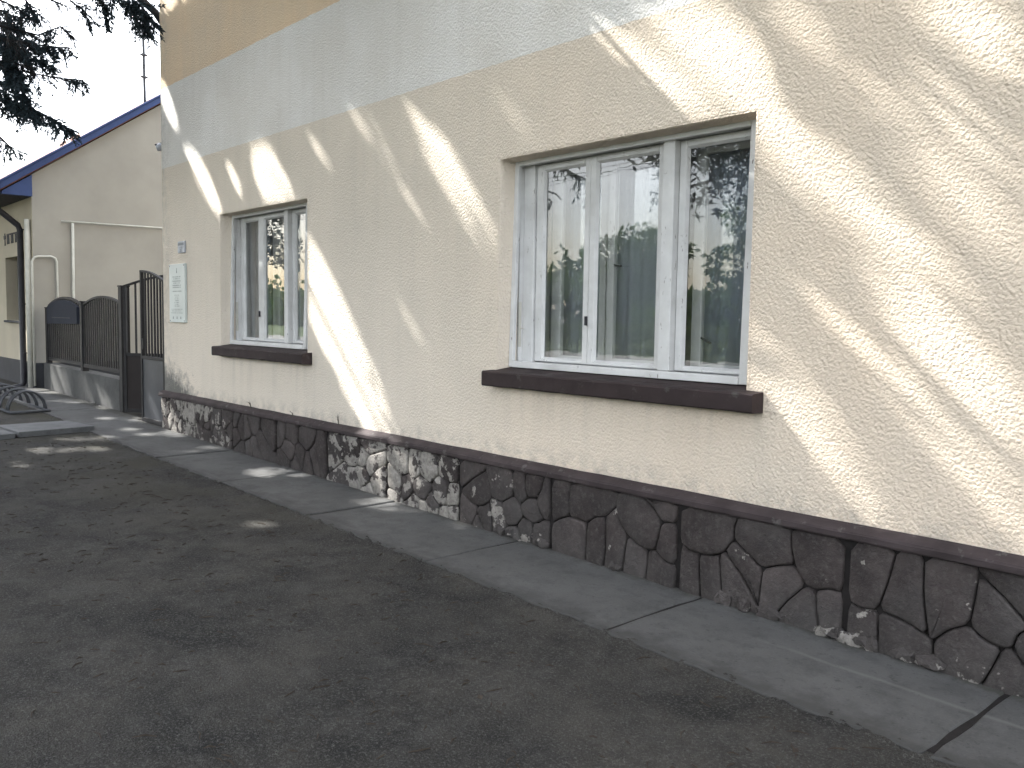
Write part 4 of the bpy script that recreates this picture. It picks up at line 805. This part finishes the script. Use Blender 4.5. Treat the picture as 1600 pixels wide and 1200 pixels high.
# ------------------------------------------------------------------ curtains
def curtain(label, x0, x1, z0, z1, y, mat, amp=.03, wl=.13):
    n = int((x1-x0)/.012); V = []
    for i in range(n+1):
        x = x0+(x1-x0)*i/n; ph = 2*math.pi*x/wl
        a = amp*(math.sin(ph)+.35*math.sin(ph*.37+1)); V += [(x, y+a*.6, z1), (x+.004*math.sin(ph*.5), y+a, (z0+z1)/2), (x+.006*math.sin(ph*.3), y+a*1.1, z0)]
    F = [(3*i+j, 3*i+3+j, 3*i+4+j, 3*i+1+j) for i in range(n) for j in (0, 1)]
    o = MB().add(V, F).build('curtain', mat, None, smooth=True)
    md = o.modifiers.new('thickness', 'SOLIDIFY'); md.thickness = .002
    return tag(o, label, 'curtain')
curtain('pale sheer curtain behind the left part of the nearer, larger window', -4.60, -3.60, 1.20, 2.56, .455, 'sheer', .016)
curtain('grey blue drape behind the right pane of the nearer, larger window', -3.28, -2.90, 1.20, 2.56, .46, 'drape', .018, .16)
curtain('pale sheer curtain at the right edge of the nearer, larger window', -2.80, -2.45, 1.20, 2.56, .455, 'sheer', .016)
curtain('grey blue drape behind the left pane of the smaller window by the plaque', -9.40, -8.98, 1.20, 2.56, .46, 'drape', .018, .15)
curtain('pale sheer curtain in the middle of the smaller window by the plaque', -8.50, -8.15, 1.20, 2.56, .455, 'sheer', .016)

# ------------------------------------------------------------------ spruces on the street side
# The crowns let the sun through in the gaps that the light on the wall and the ground shows:
# gaps are given where the light lands and carried back along the sun's direction.
S = np.array(SUN); e1 = np.array([S[1], -S[0], 0]); e1 /= np.linalg.norm(e1); e2 = np.cross(S, e1)
def to_ab(P): return np.stack([P@e1, P@e2], -1)
RES = .012
corn = []
for x in (-22, 1.5):
    for y, z in ((-5.5, 0), (0, 0), (0, 5.2)): corn.append((x, y, z))
ab = to_ab(np.array(corn, float)); A0, B0 = ab.min(0)-.3; A1, B1 = ab.max(0)+.3
NA, NB = int((A1-A0)/RES)+1, int((B1-B0)/RES)+1
openm = np.zeros((NA, NB), np.float32)
def raster(poly, val):
    P = (np.array(poly)-np.array([A0, B0]))/RES
    lo = np.maximum(np.floor(P.min(0)).astype(int)-1, 0); hi = np.minimum(np.ceil(P.max(0)).astype(int)+2, [NA, NB])
    if (hi <= lo).any(): return
    gx_, gy_ = np.meshgrid(np.arange(lo[0], hi[0])+.5, np.arange(lo[1], hi[1])+.5, indexing='ij')
    ins = np.zeros(gx_.shape, bool); n = len(P)
    for i in range(n):
        x1, y1 = P[i]; x2, y2 = P[(i+1) % n]
        if y1 == y2: continue
        c = ((y1 > gy_) != (y2 > gy_)) & (gx_ < (x2-x1)*(gy_-y1)/(y2-y1)+x1); ins ^= c
    sub = openm[lo[0]:hi[0], lo[1]:hi[1]]; sub[ins] = np.maximum(sub[ins], val)
for k, L in LIT_WALL: raster(to_ab(np.array([(x, 0, z) for x, z in L])), k)
for k, L in LIT_FENCE: raster(to_ab(np.array([(x, .115, z) for x, z in L])), k)
for k, L in LIT_GATE: raster(to_ab(np.array([(x, .0, z) for x, z in L])), k)
for k, L in LIT_GROUND: raster(to_ab(np.array([(x, y, gz(x)+.02) for x, y in L])), k)
def look(P):
    q = ((to_ab(P)-np.array([A0, B0]))/RES).astype(int)
    ok = (q[:, 0] >= 0) & (q[:, 0] < NA) & (q[:, 1] >= 0) & (q[:, 1] < NB)
    r = np.zeros(len(P), np.float32); r[ok] = openm[q[ok, 0], q[ok, 1]]; return r
# crown foliage is kept out of the camera's view: nothing below the slanting
# plane of the frame's top edge and right of the plane through its left edge
CUT_TOP, CUT_TOP_D = np.array([-0.2548, 0.2477, -0.9347]), -2.4117
CUT_SIDE, CUT_SIDE_D = np.array([0.1867, 0.9821, -0.0257]), -3.9674
def in_view(P):
    return (P@CUT_TOP > CUT_TOP_D) & (P@CUT_SIDE > CUT_SIDE_D) & (.742*P[:, 0]-.666*P[:, 1] < 2.5)
def blades(P, D, length, width, twist=None):
    """kite-shaped needle sprays at P along D"""
    n = len(P); D = D/np.linalg.norm(D, axis=1, keepdims=True)
    r = (rng.normal(size=(n, 3)) if twist is None else S[None]+rng.normal(size=(n, 3))*twist); W = np.cross(D, r); W /= np.linalg.norm(W, axis=1, keepdims=True)
    L = length[:, None]; H = width[:, None]/2
    v = np.stack([P, P+D*L*.45+W*H, P+D*L, P+D*L*.45-W*H], 1).reshape(-1, 3)
    return v, np.arange(4*n).reshape(n, 4)
# half-open gaps are cut into narrow slits along the light, for part sun
d_ = to_ab(np.array([[.70, 0, -.71]]))[0]; d_ /= np.linalg.norm(d_); per = np.array([-d_[1], d_[0]])
def grow(m, k):
    for _ in range(k):
        q = m.copy()
        for ax in (0, 1):
            for s_ in (1, -1): q = np.maximum(q, np.roll(m, s_, ax))
        m = q
    return m
openm = grow(openm, 1)
ia, ib = np.meshgrid(np.arange(NA)*RES, np.arange(NB)*RES, indexing='ij')
u_ = ia*per[0]+ib*per[1]; w_ = ia*d_[0]+ib*d_[1]
tab = rng.random(4096); tab2 = rng.random((4096, 64))
cu = np.floor(u_/.040).astype(int) % 4096; cw = np.floor(w_/.22+tab[cu]*7).astype(int) % 64
comb = .55*tab[cu]+.45*tab2[cu, cw]
part = (openm > 0) & (openm < .9)
openm[part] = (comb < (openm*1.0+.06))[part]
def prune(P, D, L, keepvis=False):
    k = np.ones(len(P), bool); u = rng.random(len(P))
    for t in (0, .5, 1.0):
        o = look(P+D*(L*t)[:, None])
        k &= ~(u < o*(1.0 if not keepvis else 1.0))
    if not keepvis: k &= ~(in_view(P) | in_view(P+D*L[:, None]))
    if not keepvis: k &= (P[:, 1] < -.75)
    return k
def nrm(v): return v/np.maximum(np.linalg.norm(v, axis=-1, keepdims=True), 1e-9)
class Spruce: pass
trees = []
def spruce(loc, H, R, zlow, seed, label):
    t = Spruce(); r = random.Random(seed); t.loc = Vector((loc[0], loc[1], gz(loc[0]))); t.label = label
    t.root = tag(empty('spruce_tree', t.loc), label, 'tree', 'spruces along the street')
    tr = MB(); pts = []; rr = []
    for i in range(12):
        f = i/11; pts.append((loc[0]+.06*math.sin(3*f+seed), loc[1]+.06*math.cos(4*f+seed), t.loc.z-.1+H*f)); rr.append(.25*(1-f)**.9+.015 + (.10 if i == 0 else 0))
    tr.tube(pts, rr, 12); tr.build('trunk', 'bark', t.root, smooth=True)
    lim = MB(); BP, BD, BL, BW = [], [], [], []
    nl = int((H-zlow)/.085)
    nlow = 18
    for i in range(nl+nlow):
        f = max(0, (i-nlow+r.random())/nl); z = zlow+(H-zlow)*f**1.12
        if i < nlow: z = zlow-r.uniform(.1, 2.4)
        rad_ = (r.uniform(.6, 1.9) if i < nlow else 0) + (i >= nlow)*R*max(0, 1-(z-zlow)/(H-zlow))**.75*r.uniform(.72, 1.08)+.25
        az = 2.39996*i+r.uniform(-.4, .4); d = Vector((math.cos(az), math.sin(az), 0))
        pl = []; m = 7
        for k in range(m):
            q = k/(m-1); pl.append(Vector((loc[0], loc[1], z+t.loc.z)) + d*rad_*q + Vector((0, 0, rad_*(.10*q-.34*q*q+.10*q**4))))
        pr_ = np.array(pl)
        if not in_view(pr_).any(): lim.tube(pl, [.035*(1-k/m)*(rad_/R)**.5+.006 for k in range(m)], 5, False)
        # side branchlets along the limb
        nbr = max(4, int(rad_/.14))
        for k in range(nbr):
            q = .12+.88*(k+r.random())/nbr; j = min(m-2, int(q*(m-1))); w = q*(m-1)-j
            p = pl[j].lerp(pl[j+1], w); side = 1 if k % 2 else -1
            dd = (d*r.uniform(.2, .8) + Vector((-d.y, d.x, 0))*side*r.uniform(.4, 1) + Vector((0, 0, -r.uniform(.2, .9)))).normalized()
            ln = r.uniform(.35, .9)*(1.15-.5*q)
            low = i < nlow; nbl = int(ln/(.011 if low else .036))
            for b in range(nbl):
                s = (b+r.random())/nbl*ln; pp = p+dd*s+Vector((0, 0, -.28*s*s))
                BP.append(pp); v = dd+Vector((r.uniform(-.9, .9), r.uniform(-.9, .9), r.uniform(-1.1, .25))); BD.append(v.normalized()); BL.append(r.uniform(.04, .085) if low else r.uniform(.09, .20)); BW.append(r.uniform(.010, .018) if low else r.uniform(.026, .05))
    # the dense upper crown: bigger sprays added to keep sky light off the ground
    for i in range(9000):
        f = r.random()**.8; z = 5.6+(H-5.6)*f; rad_ = R*(1-(z-zlow)/(H-zlow))**.7*1.02+.2
        q = rad_*math.sqrt(r.random()); a = r.uniform(0, 6.283)
        BP.append(Vector((loc[0]+q*math.cos(a), loc[1]+q*math.sin(a), z-.15*q))); BD.append(Vector((math.cos(a)+r.uniform(-.9, .9), math.sin(a)+r.uniform(-.9, .9), r.uniform(-.8, .1))).normalized()); BL.append(r.uniform(.16, .34)); BW.append(r.uniform(.06, .11))
    lim.build('limbs', 'bark', t.root)
    t.P, t.D, t.L, t.W = np.array(BP), np.array(BD), np.array(BL), np.array(BW)
    k = prune(t.P, t.D, t.L); t.P, t.D, t.L, t.W = t.P[k], t.D[k], t.L[k], t.W[k]
    trees.append(t)
spruce((-6.0, -4.7), 13.5, 4.6, 5.5, 1, 'tall dark spruce whose trunk is mirrored in the right pane of the nearer window')
spruce((-13.2, -5.0), 14.5, 5.2, 4.9, 2, 'tall dark spruce whose low branches hang into the top left of the picture')
spruce((-21.2, -4.9), 13.5, 5.2, 4.8, 3, 'tall dark spruce standing before the neighbouring house')
spruce((-28.0, -5.0), 14.0, 4.8, 4.2, 4, 'tall dark spruce farthest down the street')
spruce((1.6, -6.4), 13.0, 4.6, 3.7, 5, 'unseen spruce added beside the camera to shade the near ground and right wall')  # unseen tree, added to darken the near ground and the right of the wall
# thicken the crowns wherever the sun would still come through although the photograph shows shade
allP = np.concatenate([t.P for t in trees]); own = np.concatenate([np.full(len(t.P), i) for i, t in enumerate(trees)])
need = np.zeros((NA, NB), bool)
def need_pts(P):
    q = ((to_ab(P)-np.array([A0, B0]))/RES).astype(int)
    ok = (q[:, 0] >= 0) & (q[:, 0] < NA) & (q[:, 1] >= 0) & (q[:, 1] < NB); need[q[ok, 0], q[ok, 1]] = True
gx_, gy_ = np.meshgrid(np.arange(-20.5, 1.2, .012), np.arange(-5.0, .1, .012)); need_pts(np.stack([gx_.ravel(), gy_.ravel(), np.array(-.036-.0116*(gx_.ravel()+1.25))], -1))
gx_, gz_ = np.meshgrid(np.arange(-20.5, .6, .012), np.arange(0, 5.0, .012)); need_pts(np.stack([gx_.ravel(), 0*gx_.ravel(), gz_.ravel()], -1))
ABt = to_ab(allP); T_ = allP@S
cell = .25
bins = {}
for i, (a, b) in enumerate(np.floor(ABt/cell).astype(int)): bins.setdefault((a, b), []).append(i)
extra = {i: ([], [], [], []) for i in range(len(trees))}
def cover_map():
    cm = np.zeros((NA, NB), np.int32)
    arr = [(t.P, t.D, t.L, t.W) for t in trees] + [tuple(map(np.array, e)) for e in extra.values() if len(e[0])]
    for P, D, L, W in arr:
        for t in (.3, .5, .7):
            c = ((to_ab(P+D*(L*t)[:, None])-np.array([A0, B0]))/RES).astype(int)
            for da in (-1, 0, 1):
                for db in (-1, 0, 1):
                    q = c+[da, db]; ok = (q[:, 0] >= 0) & (q[:, 0] < NA) & (q[:, 1] >= 0) & (q[:, 1] < NB); np.add.at(cm, (q[ok, 0], q[ok, 1]), 1)
    return cm
for it in range(9):
    cm = cover_map()
    gap = np.argwhere(need & (cm < 4) & (openm < .01)); frac = len(gap)/max(1, (need & (openm < .01)).sum())
    print('uncovered', it, len(gap), round(float(frac), 4))
    if frac < .004: break
    pick = gap[rng.random(len(gap)) < min(1, 26000/len(gap))] if len(gap) > 26000 else gap[rng.random(len(gap)) < .5]
    AB = pick*RES+np.array([A0, B0])+RES*.5
    P2, D2, L2, W2, O2 = [], [], [], [], []
    for a, b in AB:
        ca, cb = int(math.floor(a/cell)), int(math.floor(b/cell)); cand = None
        for rr_ in (0, 1, 2, 4, 7):
            c = [i for da in range(-rr_, rr_+1) for db in range(-rr_, rr_+1) for i in bins.get((ca+da, cb+db), ())]
            if c: cand = c[int(rng.integers(len(c)))]; break
        if cand is None: continue
        tt = T_[cand]+rng.normal()*.15; p = a*e1+b*e2+tt*S
        d = nrm(np.array([rng.normal()*.7, rng.normal()*.7, -rng.random()])); l_ = rng.uniform(.08, .20)
        P2.append(p-d*l_*.45); D2.append(d); L2.append(l_); W2.append(rng.uniform(.03, .055)); O2.append(own[cand])
    if not P2: break
    P2, D2, L2, W2, O2 = map(np.array, (P2, D2, L2, W2, O2))
    k = prune(P2, D2, L2)
    for i in range(len(trees)):
        m = k & (O2 == i)
        for dst, src in zip(extra[i], (P2, D2, L2, W2)): dst.extend(src[m])
# the drooping branch ends in the upper left of the view
hp, hd, hl, hw = [], [], [], []
hang = MB(); r = random.Random(3)
for kden, pl in HANG:
    pl = [Vector(p) for p in pl]
    hang.tube(pl, [.012-.008*i/(len(pl)-1) for i in range(len(pl))], 5, False)
    L = sum((pl[i+1]-pl[i]).length for i in range(len(pl)-1)); nst = max(8, int(L/.008*kden))
    for s in range(nst):
        q = (s+r.random())/nst*(len(pl)-1); j = min(len(pl)-2, int(q)); p = pl[j].lerp(pl[j+1], q-j); ax = (pl[j+1]-pl[j]).normalized()
        dd = (ax*r.uniform(-.1, .8) + Vector((r.uniform(-.6, .6), r.uniform(-.6, .6), r.uniform(-1.0, .12)))).normalized()
        ln = r.uniform(.08, .27)*(1.15-.5*q/(len(pl)-1))
        hang.tube([p, p+dd*ln*.6, p+dd*ln+Vector((0, 0, -.1*ln))], [.004, .003, .002], 3, False)
        for b in range(int(ln/.0075)):
            sft = (b+r.random())*.0075; pp = p+dd*sft
            hp.append(pp); hd.append((dd*.9+Vector((r.uniform(-1, 1), r.uniform(-1, 1), r.uniform(-1, .6)))*.9).normalized()); hl.append(r.uniform(.028, .060)); hw.append(r.uniform(.010, .021))
hp, hd, hl, hw = map(np.array, (hp, hd, hl, hw))
k = prune(hp, hd, hl, True); hp, hd, hl, hw = hp[k], hd[k], hl[k], hw[k]
tag(hang.build('branch_ends', 'spruce_twig', trees[1].root), kind='stuff')
tot = 0
for i, t in enumerate(trees):
    ex = [np.array(e) if len(e) else np.zeros((0, 3) if j < 2 else 0) for j, e in enumerate(extra[i])]
    P, D, L, W = (np.concatenate([a, b]) for a, b in zip((t.P, t.D, t.L, t.W), ex))
    v, f = blades(P, D, L, W, .3)
    if i == 1:
        v2, f2 = blades(hp, hd, hl, hw); f = np.concatenate([f, f2+len(v)]); v = np.concatenate([v, v2])
    tot += len(f)
    o = quadmesh('crown', v, f, 'needle', t.root)
print('spruce sprays', tot)

# ------------------------------------------------------------------ across the street (mirrored in the panes)
def leafcloud(n, cen, radii, size, seed, lumps=14):
    g = np.random.default_rng(seed)
    lc = nrm(g.normal(size=(lumps, 3)))*g.uniform(.35, .8, (lumps, 1)); lr = g.uniform(.28, .5, lumps)
    idx = g.integers(lumps, size=n); P = lc[idx]+nrm(g.normal(size=(n, 3)))*(lr[idx]*g.uniform(.6, 1.05, n)**.5)[:, None]
    P = P*np.array(radii)+np.array(cen); D = nrm(g.normal(size=(n, 3))+[0, 0, -.3]); L = g.uniform(.6, 1.3, n)*size
    return P, D, L
def broad(loc, H, R, seed, label, mat='leaf'):
    root = tag(empty('broadleaf_tree', (loc[0], loc[1], gz(loc[0]))), label, 'tree', 'trees across the street')
    z = gz(loc[0]); tr = MB(); tr.tube([(loc[0], loc[1], z-.1), (loc[0]+.1, loc[1], z+H*.3), (loc[0], loc[1]+.1, z+H*.75)], [.22, .16, .05], 8)
    r = random.Random(seed)
    for i in range(6):
        a = r.uniform(0, 6.28); q = z+H*r.uniform(.28, .5); tr.tube([(loc[0]+.05, loc[1], q), (loc[0]+math.cos(a)*R*.35, loc[1]+math.sin(a)*R*.35, q+H*.14), (loc[0]+math.cos(a)*R*.7, loc[1]+math.sin(a)*R*.7, q+H*.22)], [.08, .05, .02], 6)
    tr.build('trunk', 'bark2', root)
    P, D, L = leafcloud(5200, (loc[0], loc[1], z+H*.62), (R, R, H*.40), .28, seed)
    v, f = blades(P, D, L, L*.62); quadmesh('crown', v, f, mat, root)
broad((-13.0, -24), 5.2, 2.8, 21, 'round green tree across the street mirrored in the middle pane of the nearer window')
broad((-18.5, -27), 6.2, 3.4, 22, 'wide green tree across the street behind the utility pole')
broad((-9.0, -25.5), 5.0, 2.7, 23, 'low green tree across the street mirrored beside the spruce trunk')
broad((-25.5, -25), 5.6, 3.0, 24, 'green tree across the street mirrored in the left pane')
broad((-33, -20), 6.0, 3.3, 25, 'green tree farther down the street mirrored in the smaller window', 'leaf2')
broad((-41, -23), 6.5, 3.5, 26, 'tall green tree farthest down the street')
broad((-5.0, -26), 5.4, 2.8, 27, 'green tree across the street nearest the camera')
n = 30000; gw = np.random.default_rng(55)
xw = gw.uniform(-130, 60, n); hw_ = 4.2+1.6*np.sin(xw*.21)+1.2*np.sin(xw*.53+1)+.7*np.sin(xw*1.3)
Pw = np.stack([xw, -46+gw.normal(0, 2.2, n), hw_*gw.random(n)**.7], -1); Lw = gw.uniform(.5, 1.1, n)
vw, fw_ = blades(Pw, nrm(gw.normal(size=(n, 3))), Lw, Lw*.6)
tag(quadmesh('far_wood', vw, fw_, 'leaf'), 'far line of trees beyond the street', 'wood', kind='stuff')
def hedge(x0, x1, y, h, seed, label):
    g = np.random.default_rng(seed); n = int((x1-x0)*520)
    P = np.stack([g.uniform(x0, x1, n), y+g.normal(0, .28, n), 0*g.random(n)], -1); P[:, 2] = np.array([gz(x) for x in P[:, 0]])+h*g.random(n)**.6+.06*np.sin(P[:, 0]*2.3)
    D = nrm(g.normal(size=(n, 3))+[0, 0, .3]); L = g.uniform(.09, .18, n); v, f = blades(P, D, L, L*.6)
    root = tag(empty('hedge', ((x0+x1)/2, y, gz((x0+x1)/2))), label, 'hedge')
    quadmesh('foliage', v, f, 'leaf2', root)
    st = MB()
    for x in np.arange(x0+.3, x1, .6): st.tube([(x, y, gz(x)-.05), (x+.05, y, gz(x)+h*.7)], [.03, .012], 5, False)
    st.build('stems', 'bark2', root)
hedge(-40, -4, -21.2, 1.1, 31, 'clipped green hedge along the far side of the street')
hedge(-16, -4, -9.3, .42, 32, 'low flowering border along the lawn opposite the window')
g = np.random.default_rng(33); n = 900
P = np.stack([g.uniform(-16, -4, n), -9.2+g.normal(0, .3, n), g.uniform(.40, .62, n)], -1); v, f = blades(P, nrm(g.normal(size=(n, 3))), g.uniform(.03, .07, n), g.uniform(.03, .06, n))
tag(quadmesh('white_blossom', v, f, 'petal'), 'white blossom scattered over the low border', 'blossom', kind='stuff')
g = np.random.default_rng(34); n = 26000
P = np.stack([g.uniform(-30, 0, n), g.uniform(-11.2, -9.1, n), np.zeros(n)], -1); P[:, 2] = -.036-.0116*(np.maximum(P[:, 0], -24)+1.25)
D = nrm(g.normal(size=(n, 3))*[.5, .5, .2]+[0, 0, 1]); v, f = blades(P, D, g.uniform(.05, .13, n), g.uniform(.01, .02, n))
tag(quadmesh('lawn_blades', v, f, 'leaf2'), 'short grass of the lawn strip by the street', 'grass', kind='stuff')
up_ = tag(empty('utility_pole', (-15.5, -20.6, gz(-15.5))), 'wooden utility pole with cross arm and wires across the street', 'pole')
MB().tube([(-15.5, -20.6, 0), (-15.5, -20.6, 8.2)], [.14, .09], 10).build('shaft', 'bark2', up_, smooth=True)
for z in (7.3, 7.8): MB().box(-15.55, -15.45, -21.5, -19.7, z, z+.10).build('cross_arm', 'bark2', up_)
for y, z in ((-21.4, 7.45), (-20.9, 7.45), (-20.3, 7.45), (-19.8, 7.95)):
    pts = [(-15.5+x, y, z-.9+.9*(x/40)**2*1.0+.9*(1-abs(x)/40)**2) for x in range(-40, 41, 8)]
    MB().tube(pts, .012, 4, False).build('wire', 'pipe', up_)

# ------------------------------------------------------------------ litter on the dirt, weeds in the cap joint
g = random.Random(41); lt = MB()
for i in range(900):
    x, y = g.uniform(-12, .6), -g.triangular(.80, 4.2, 1.4)
    a = g.uniform(0, 6.28); l_ = g.triangular(.008, .05, .014); z = gz(x)+.003; dx, dy = math.cos(a)*l_, math.sin(a)*l_
    lt.tube([(x-dx, y-dy, z), (x+.2*dy, y-.2*dx, z+.004), (x+dx, y+dy, z+.001)], [.0018, .0035, .0015], 4, False)
for i in range(150):
    x, y = g.uniform(-12, .6), -g.triangular(.86, 4.2, 1.2); z = gz(x)+.002; s = g.uniform(.008, .026); a = g.uniform(0, 6.28)
    lt.add([(x+s*math.cos(a), y+s*math.sin(a), z+.002), (x-s*.6*math.sin(a), y+s*.6*math.cos(a), z+.006), (x-s*math.cos(a), y-s*math.sin(a), z+.002), (x+s*.6*math.sin(a), y-s*.6*math.cos(a), z)], [(0,1,2,3)])
tag(lt.build('ground_litter', 'twig'), 'dark twigs and dry leaf scraps strewn over the dirt', 'litter', kind='stuff')
dr = MB()
for i in range(260):
    x = g.uniform(-11, .8); y = -.845+g.gauss(0, .022); sx, sy, sz = g.uniform(.015, .09), g.uniform(.008, .03), g.uniform(.006, .014); z = gz(x)+.004; k = 7
    ring = [(x+sx*math.cos(6.283*q/k)*g.uniform(.7, 1.2), y+sy*math.sin(6.283*q/k)*g.uniform(.7, 1.2), z-.006) for q in range(k)]
    dr.add(ring+[(x, y, z+sz)], [(q, (q+1) % k, k) for q in range(k)])
tag(dr.build('dirt_drift', 'dirt', None, smooth=True), 'crumbs of dirt drifted against the outer slab edge', 'dirt', kind='stuff')
pb_ = MB()
for i in range(420):
    x, y = g.uniform(-9, .6), -g.triangular(.84, 4.2, 1.6); s = g.uniform(.002, .0065); z = gz(x)
    pb_.add([(x+s, y, z), (x-.5*s, y+.87*s, z), (x-.5*s, y-.87*s, z), (x, y, z+s)], [(0,1,3),(1,2,3),(2,0,3)])
tag(pb_.build('grit', 'grit'), 'grey grit lying loose on the dirt', 'grit', kind='stuff')
for i, (x, hgt) in enumerate(((-8.45, .09), (-7.55, .06), (-6.72, .13))):
    w = MB()
    for k in range(5):
        a = g.uniform(-.8, .8); w.tube([(x, -.02, .55), (x+a*hgt*.4, -.035, .55+hgt*.6), (x+a*hgt, -.05, .55+hgt*g.uniform(.6, 1))], [.002, .0016, .0008], 4, False)
    tag(w.build('dry_weed', 'twig'), ['dry weed sprig on the plinth cap under the smaller window', 'tiny dry weed on the plinth cap right of the smaller sill', 'tall dry weed stalk on the plinth cap before the broad sunlit streak'][i], 'weed')
